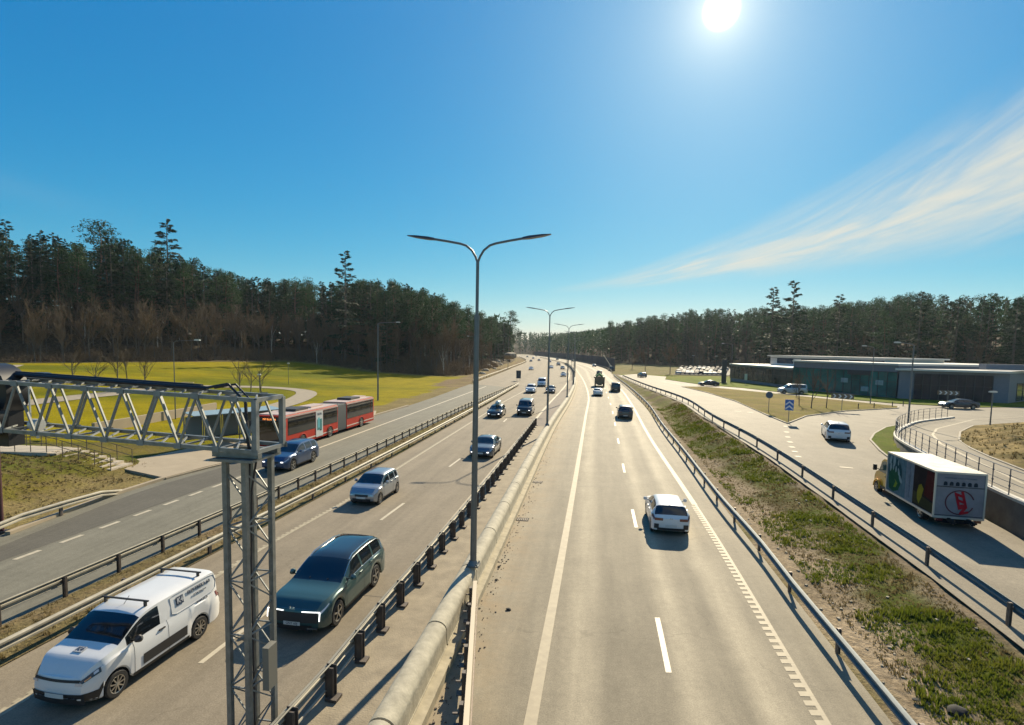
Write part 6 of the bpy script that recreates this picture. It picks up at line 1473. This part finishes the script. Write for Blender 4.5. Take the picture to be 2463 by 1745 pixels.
def bare(seed, h, depth=4, twig=.05, nm='bare_tree', bark=None, spread=.5, k0=7):
    r = random.Random(seed); t = tree_root(nm, 'bare', 'tree', None); b = MB(); g = MB()
    def seg(p, d, L, rad, lv):
        q = p+d*L
        if lv <= 1: b.tube([p, p+d*L*.5+rv(r)*L*.04, q], [rad, rad*.8, rad*.55], 5 if lv == 0 else 4, caps=False)
        else:
            u = d.cross(rv(r)).normalized()*max(rad, twig*.35)
            o = len(g.v); g.v += [tuple(p-u), tuple(p+u), tuple(q)]; g.f.append((o, o+1, o+2)); g.m.append(0)
            if lv == 2: u2 = d.cross(u).normalized()*u.length; o = len(g.v); g.v += [tuple(p-u2), tuple(p+u2), tuple(q)]; g.f.append((o, o+1, o+2)); g.m.append(0)
        if lv >= depth: return
        n = k0 if lv == 0 else 6 if lv == 1 else 6
        for i in range(n):
            f = (.35 if lv == 0 else .2)+(.65 if lv == 0 else .8)*(i+r.random())/n; nd = (d*(.9 if lv else .75)+rv(r)*spread*1.25+Vector((0, 0, .22))).normalized(); seg(p+d*L*f, nd, L*(.62 if lv == 0 else .55)*r.uniform(.7, 1.15), rad*.42, lv+1)
    seg(Vector((0, 0, -.3)), Vector((r.uniform(-.06, .06), r.uniform(-.06, .06), 1)).normalized(), h*.62, .16*h/12, 0)
    b.build('trunk', bark or M_BARKG, t, local=True); g.build('crown', M_TWIG, t, local=True, flat=True); return t
PROTO = dict(pine=[pine(s, 20, 2600) for s in (1, 2, 3, 4)], spruce=[spruce(s, 20, 3600, .5, .2) for s in (5, 6, 7)], bare=[bare(s, 14, twig=.085) for s in (8, 9, 10, 11)], birch=[bare(s, 12, nm='birch_tree', bark=M_BIRCH, spread=.4) for s in (12, 13)],
             young=[bare(s, 6, 3, .03, nm='young_tree', spread=.62, k0=8) for s in (14, 15)])
FIRST = {id(t): True for l in PROTO.values() for t in l}
HREF = dict(pine=20, spruce=20, bare=14*.95, birch=12*.95, young=6)
LAB = {}
def put(kind, x, y, z, h, label, group, var=None, wid=1.):
    src = PROTO[kind][var if var is not None else rnd.randrange(len(PROTO[kind]))]
    if FIRST[id(src)]: t = src; FIRST[id(src)] = False
    else: t = dup_tree(src)
    s = h/HREF[kind]; sw = s*wid*rnd.uniform(.9, 1.12)
    t.matrix_basis = Matrix.Translation((x, y, z)) @ Matrix.Rotation(rnd.random()*6.28, 4, 'Z') @ Matrix.Diagonal((sw, sw, s, 1)); tag(t, label, 'tree', group); return t
SKYL = Curve1([(-300, 516), (0, 541), (50, 596), (110, 568), (200, 596), (240, 541), (320, 568), (400, 566), (500, 581), (600, 593), (700, 586), (760, 614), (830, 618), (900, 636), (1000, 660), (1100, 696), (1160, 718), (1215, 742), (1240, 772), (1330, 772), (1400, 770), (1450, 758), (1500, 746), (1560, 740), (1650, 732), (1750, 725), (1820, 715), (1880, 702), (1950, 728), (2100, 720), (2200, 712), (2300, 720), (2380, 716), (2463, 728), (2800, 725)])
def project(x, y, z):
    v = CR.transposed() @ Vector((x, y, z-CAM_H)); return CX+F_PX*v.x/-v.z, CY-F_PX*v.y/-v.z
REG_L = [(-999, 'at the left border of the view'), (90, 'above the left part of the gantry beam'), (300, 'above the middle of the gantry beam'), (480, 'above the gantry end and bus shelter'), (680, 'behind the red bus'), (860, 'behind the tall meadow lamp'), (980, 'left of the nearest twin lamp'), (1130, 'right of the nearest twin lamp')]
REG_R = [(-999, 'above the noise wall'), (1530, 'above the car park'), (1700, 'above the totem'), (1800, 'around the two tall spruces'), (1960, 'above the glass showroom'), (2100, 'left of the tall lamp by the railing'), (2200, 'above the dark hall'), (2330, 'at the right border of the view')]
def tree_label(kind, x, y, h, left, d):
    px = project(x, y, 8.5)[0]; reg = [r for a, r in (REG_L if left else REG_R) if px >= a][-1]
    sz = {'bare': ((10.5, 'low'), (14, 'medium'), (99, 'tall')), 'birch': ((10.5, 'low'), (14, 'medium'), (99, 'tall'))}.get(kind, ((16, 'short'), (21, 'mid-height'), (99, 'tall'))); sz = next(w for lim, w in sz if h < lim)
    row_ = 'front' if d < 12 else 'middle' if d < 40 else 'back'
    return '%s %s in the %s rows %s' % (sz, {'pine': 'dark pine', 'spruce': 'dark spruce', 'bare': 'bare brown tree', 'birch': 'pale-stemmed birch'}[kind], row_, reg)
def skyz(x, y):
    px, _ = project(x, y, 8.5); yy = SKYL(px); return AT(px, yy, y).z, px
G1, G2, G3 = 'conifers crowning the left wood', 'leafless trees along the foot of the left wood', 'trees of the wood behind the showroom'
cnt = dict(l=0, r=0, b=0)
# left wood
def in_view(px, m=120): return -m < px < 2463+m
row = 0
def scatter(poly, line, d0, d1, step, ylim, fn, jit=.45):
    xs_ = [p[0] for p in line]; ys_ = [p[1] for p in line]; x = min(xs_)-d1
    while x < max(xs_)+d1:
        y = min(ys_)-d1
        while y < max(ys_)+d1:
            a, c = x+rnd.uniform(-jit, jit)*step, y+rnd.uniform(-jit, jit)*step
            if ylim[0] < c < ylim[1] and inside(poly, a, c):
                d = pdist(line, a, c)
                if d0 < d < d1: fn(a, c, d)
            y += step
        x += step
def f_bare(x, y, d):
    z, px = skyz(x, y)
    if not (-100 < px < 1235) or (d > 26 and rnd.random() < .4): return
    h = rnd.uniform(9, 13.5) if d > 4 else rnd.uniform(7.5, 11)
    k = 'birch' if rnd.random() < .07 else 'bare'
    put(k, x, y, H(x, y), h, tree_label(k, x, y, h, True, d), G2); cnt['b'] += 1
def f_con(x, y, d):
    z, px = skyz(x, y); g = H(x, y)
    if not (-100 < px < 1245): return
    h = z-g-abs(rnd.gauss(0, 2.0))+1.0
    if h < 9: return
    h = min(h, 27-rnd.random()*4)
    k = 'pine' if rnd.random() < (.45 if d < 45 else .28) else 'spruce'
    if k == 'spruce': h = min(h+1.2, 27)
    put(k, x, y, g, h, tree_label(k, x, y, h, True, d), G1); cnt['l'] += 1
scatter(FL_poly, FE, .8, 34, 5.4, (60, 235), f_bare)
scatter(FL_poly, FE, 21, 80, 5.9, (60, 260), f_con)
# conifers on the shoulder nearest the far road
def f_edge(x, y, d):
    z, px = skyz(x, y); g = H(x, y)
    if not (900 < px < 1250): return
    h = min(z-g-abs(rnd.gauss(0, 2)), 22)
    k = 'pine' if rnd.random() < .7 else 'spruce'
    if h > 7: put(k, x, y, g, h, tree_label(k, x, y, h, True, d).split(' in the ')[0]+' on the shoulder beside the far lanes, %s' % ('near its open edge' if d < 12 else 'behind the first trees'), 'conifers at the right end of the left wood')
scatter(FL_poly, FE, 4, 20, 7.5, (165, 420), f_edge)
# right wood
def f_right(x, y, d):
    z, px = skyz(x, y); g = H(x, y)
    if not (1440 < px < 2520): return
    hh = z-g-abs(rnd.gauss(0, 4.4))+2.6
    if (d < 14 and rnd.random() < .55) or rnd.random() < .12: k = 'bare'; hh = rnd.uniform(9, 14) if d < 14 else rnd.uniform(14, 20)
    else: k = 'pine' if rnd.random() < .5 else 'spruce'
    if hh < 8: return
    hh = min(hh, 29); put(k, x, y, g, hh, tree_label(k, x, y, hh, False, d), G3); cnt['r'] += 1
scatter(FR_poly, FR_line, 1, 75, 8.6, (60, 420), f_right)
# landmark trees that stand above the rest
for px, py, Y, k, lb in [(400, 522, 188, 'spruce', 'tall open-crowned spruce rising highest above the left wood skyline'), (12, 526, 165, 'spruce', 'pointed spruce at the left end of the skyline'), (236, 535, 175, 'pine', 'broad-crowned pine standing out left of the tallest spruce'),
                      (830, 600, 185, 'spruce', 'spruce standing above its neighbours midway down the left wood skyline'), (1912, 672, 225, 'spruce', 'tallest spruce on the right skyline, behind the showroom'), (1862, 688, 228, 'spruce', 'ragged spruce just left of the tallest one on the right skyline'),
                      (2218, 700, 200, 'spruce', 'spruce rising above the trees near the right border'), (2022, 706, 215, 'spruce', 'thin spire-like spruce between the two tall groups on the right'), (1228, 750, 330, 'pine', 'last umbrella-shaped pine at the right end of the left wood')]:
    p = AT(px, py, Y); g_ = H(p.x, p.y); put(k, p.x, p.y, g_, p.z-g_, lb, None, wid=1.2)
# distant wood as one mass
def lowtree(g, x, y, z, h, kind, r):
    w_ = h*(.16 if kind else .2); n = 16
    for i in range(n):
        f = .25+.75*(i+r.random())/n; a = r.random()*6.28; rr = w_*((1-f)**.7+.12 if kind else math.sqrt(max(0, 1-((f-.68)/.36)**2))+.1)*r.uniform(.5, 1.1)
        c = Vector((x+math.cos(a)*rr*.6, y+math.sin(a)*rr*.6, z+h*f))
        for k in range(3): tri(g, c+rv(r)*rr*.5, rv(r).normalized()*h*.075, (rv(r)+Vector((0, 0, .4))).normalized()*h*.11)
    g.bar((x, y, z-1), (x, y, z+h*.7), .25, mi=0)
gc, gb = MB(), MB(); r_ = random.Random(99)
def f_far(x, y, d):
    z, px = skyz(x, y); g = H(x, y)
    if not (1150 < px < 2500): return
    h = min(max(8, z-g-abs(r_.gauss(0, 2.5))), 24)
    if z-g < 6: return
    if r_.random() < .3: lowtree(gb, x, y, g, min(h, 13)*r_.uniform(.7, 1), 0, r_)
    else: lowtree(gc, x, y, g, h, r_.random() < .4, r_)
scatter(FR_poly, FR_line, 1, 130, 10., (335, 1250), f_far)
scatter(FL_poly, FE, 3, 90, 10., (300, 1250), f_far)
scatter(FR_poly, FR_line, 62, 120, 11., (60, 335), f_far)
tag(gc.build('distant_wood', M_PINE, flat=True), 'dark conifer wood massed on the far ridge beyond the road', 'wood', kind='stuff')
tag(gb.build('distant_thicket', M_TWIG, flat=True), 'brown leafless thicket mixed into the far wood', 'wood', kind='stuff')
def brush(name, n, gen, m, lb, h0=1., h1=2.6, tw=.07):
    g = MB(); r = random.Random(5)
    for i in range(n):
        q = gen(r)
        if q is None: continue
        x, y = q; z = H(x, y); h = r.uniform(h0, h1)
        for k in range(9):
            d = (Vector((0, 0, 1))+rv(r)*.9).normalized(); p = Vector((x, y, z-.1))+rv(r)*.5*Vector((1, 1, 0)).length*.5; p.z = z-.05; q_ = p+d*h*r.uniform(.5, 1); u = d.cross(rv(r)).normalized()*tw*.5; o = len(g.v); g.v += [tuple(p-u), tuple(p+u), tuple(q_)]; g.f.append((o, o+1, o+2)); g.m.append(0)
            for j in range(2): tri(g, p.lerp(q_, r.uniform(.3, .9)), rv(r).normalized()*tw*.8, rv(r).normalized()*h*.3)
    return tag(g.build(name, m, flat=True), lb, 'undergrowth', kind='stuff')
def gen_l(r):
    i = r.randrange(len(FE)-2); a, c = FE[i], FE[i+1]; t = r.random(); x, y = lerp(a[0], c[0], t)+r.uniform(-1, 24)*-.3, lerp(a[1], c[1], t)+r.uniform(-.5, 22)
    return (x, y) if inside(FL_poly, x, y) and y < 260 else None
brush('undergrowth', 5200, gen_l, M_TWIG, 'brown brushwood filling the foot of the left wood', .8, 3.4, .1)
def gen_r(r):
    i = r.randrange(4); a, c = FR_line[i], FR_line[i+1]; t = r.random(); x, y = lerp(a[0], c[0], t)+r.uniform(0, 20), lerp(a[1], c[1], t)+r.uniform(-4, 14)
    return (x, y) if inside(FR_poly, x, y) else None
brush('undergrowth', 2200, gen_r, M_TWIG, 'brown brushwood at the front of the wood behind the showroom', 1, 4, .14)
# round bushes at the left of the car park, young trees, saplings
for px, Y, h, lb in [(1552, 232, 8.5, 'round leafless bush left of the car park, the smaller of two'), (1612, 215, 10.5, 'large round leafless bush at the left end of the car park'), (1520, 255, 7, 'low leafless bush below the far noise wall')]:
    p = AT(px, 890, Y); put('bare', p.x, p.y, ZU(p.x, p.y), h, lb, None, wid=1.35)
YL = ['young leafless tree on the grass island, second from the arrow board', 'young leafless tree in the middle of the grass island', 'young leafless tree at the right of the grass island']
for (px, py, h), lb in zip([(1922, 978, 5), (1951, 984, 6), (1987, 984, 5.6)], YL):
    p = GF(px, py, ZR); put('young', p.x, p.y, p.z+.1, h, lb, 'young trees on the grass island')
for i, (px, py, h) in enumerate([(1915, 958, 4.6), (2163, 957, 5.6), (2085, 950, 5)]):
    p = GF(px, py, ZU); put('young', p.x, p.y, p.z, h, ['slender young tree on the verge behind the silver van', 'slender young tree before the dark hall', 'slender young tree on the lawn before the glass showroom'][i], 'young trees on the verge before the showroom')
for i, (px, py, h) in enumerate([(179, 925, 9), (236, 938, 8), (283, 930, 10), (350, 940, 9.5), (577, 952, 9), (602, 950, 8.5), (630, 955, 10), (306, 915, 8)]):
    p = GF(px, py, mf); put('young', p.x, p.y, p.z, h*.72, ['leftmost slim bare young tree on the meadow', 'second slim young tree from the left on the meadow', 'tall thin young tree left of the meadow middle', 'slim young tree above the gantry beam, mid meadow', 'slim young tree above the right end of the gantry beam, left of three', 'middle one of three slim trees above the gantry end', 'right one of three slim trees above the gantry end', 'slim young tree set farther back on the meadow'][i], 'slim young trees on the meadow')
# houses glimpsed through the woods
M_HW = mat('house_white', (.6, .57, .5), .7); M_HR_ = mat('house_roof', (.12, .07, .055), .8)
def house(px, py, Y, wdt, lb, wm=None, rm=None):
    Y = min(range(330, 760, 6), key=lambda q: abs(H(AT(px, py, q).x, q)+4.5-AT(px, py, q).z)) if Y > 300 else Y
    p = AT(px, py, Y); g_ = H(p.x, p.y); z = g_; t = thing('house', (p.x, p.y, z), .3, lb, 'house', 'houses among the far trees')
    b = MB(); b.box((0, 0, 1.2), (wdt, 7, 6.4)); b.build('wall', wm or M_HW, t, local=True)
    b = MB(); b.add([(-wdt/2-.4, -4, 4.3), (wdt/2+.4, -4, 4.3), (wdt/2+.4, 4, 4.3), (-wdt/2-.4, 4, 4.3), (-wdt/2-.4, 0, 6.6), (wdt/2+.4, 0, 6.6)], [(0, 1, 5, 4), (2, 3, 4, 5), (0, 4, 3), (1, 2, 5), (3, 2, 1, 0)]); rf = b.build('roof', rm or M_HR_, t, local=True, flat=True); b = MB(); b.box((wdt*.2, .8, 6.6), (.8, .8, 1.6)); b.build('chimney', M_HR_, rf, local=True)
    for i in range(3): b = MB(); b.box((-wdt/2+(i+.5)*wdt/3, -3.52, 2.4), (1.3, .06, 1.4)); b.build('window', M_WIN, t, local=True)
house(1506, 806, 392, 9, 'white house with a dark roof high among trees above the noise wall')
house(1463, 829, 415, 8, 'pale house low among the trees above the road curve', mat('house_pale', (.45, .4, .3), .7))
house(2390, 850, 150, 6, 'grey-green shed in the trees above the dark hall', mat('house_grey', (.2, .22, .2), .7))
print('COUNTS', cnt, len([o for o in SC.objects if o.name.startswith(('pine_tree', 'spruce_tree', 'bare_tree', 'birch'))]))
# ------------------------------------------------------------------ haze
hz = MB(); hz.box((0, 640, 31.5), (1900, 1500, 64.0)); ho = hz.build('haze', [bpy.data.materials.new('haze')], None, flat=True); tag(ho, 'thin spring haze over the road and woods', 'haze', kind='stuff')
HM = ho.data.materials[0]; HM.use_nodes = True; n_ = HM.node_tree.nodes; n_.clear(); vo = n_.new('ShaderNodeVolumePrincipled'); vo.inputs['Density'].default_value = .00008; vo.inputs['Color'].default_value = (.75, .85, .95, 1); vo.inputs['Anisotropy'].default_value = .3
oo = n_.new('ShaderNodeOutputMaterial'); HM.node_tree.links.new(vo.outputs[0], oo.inputs['Volume'])
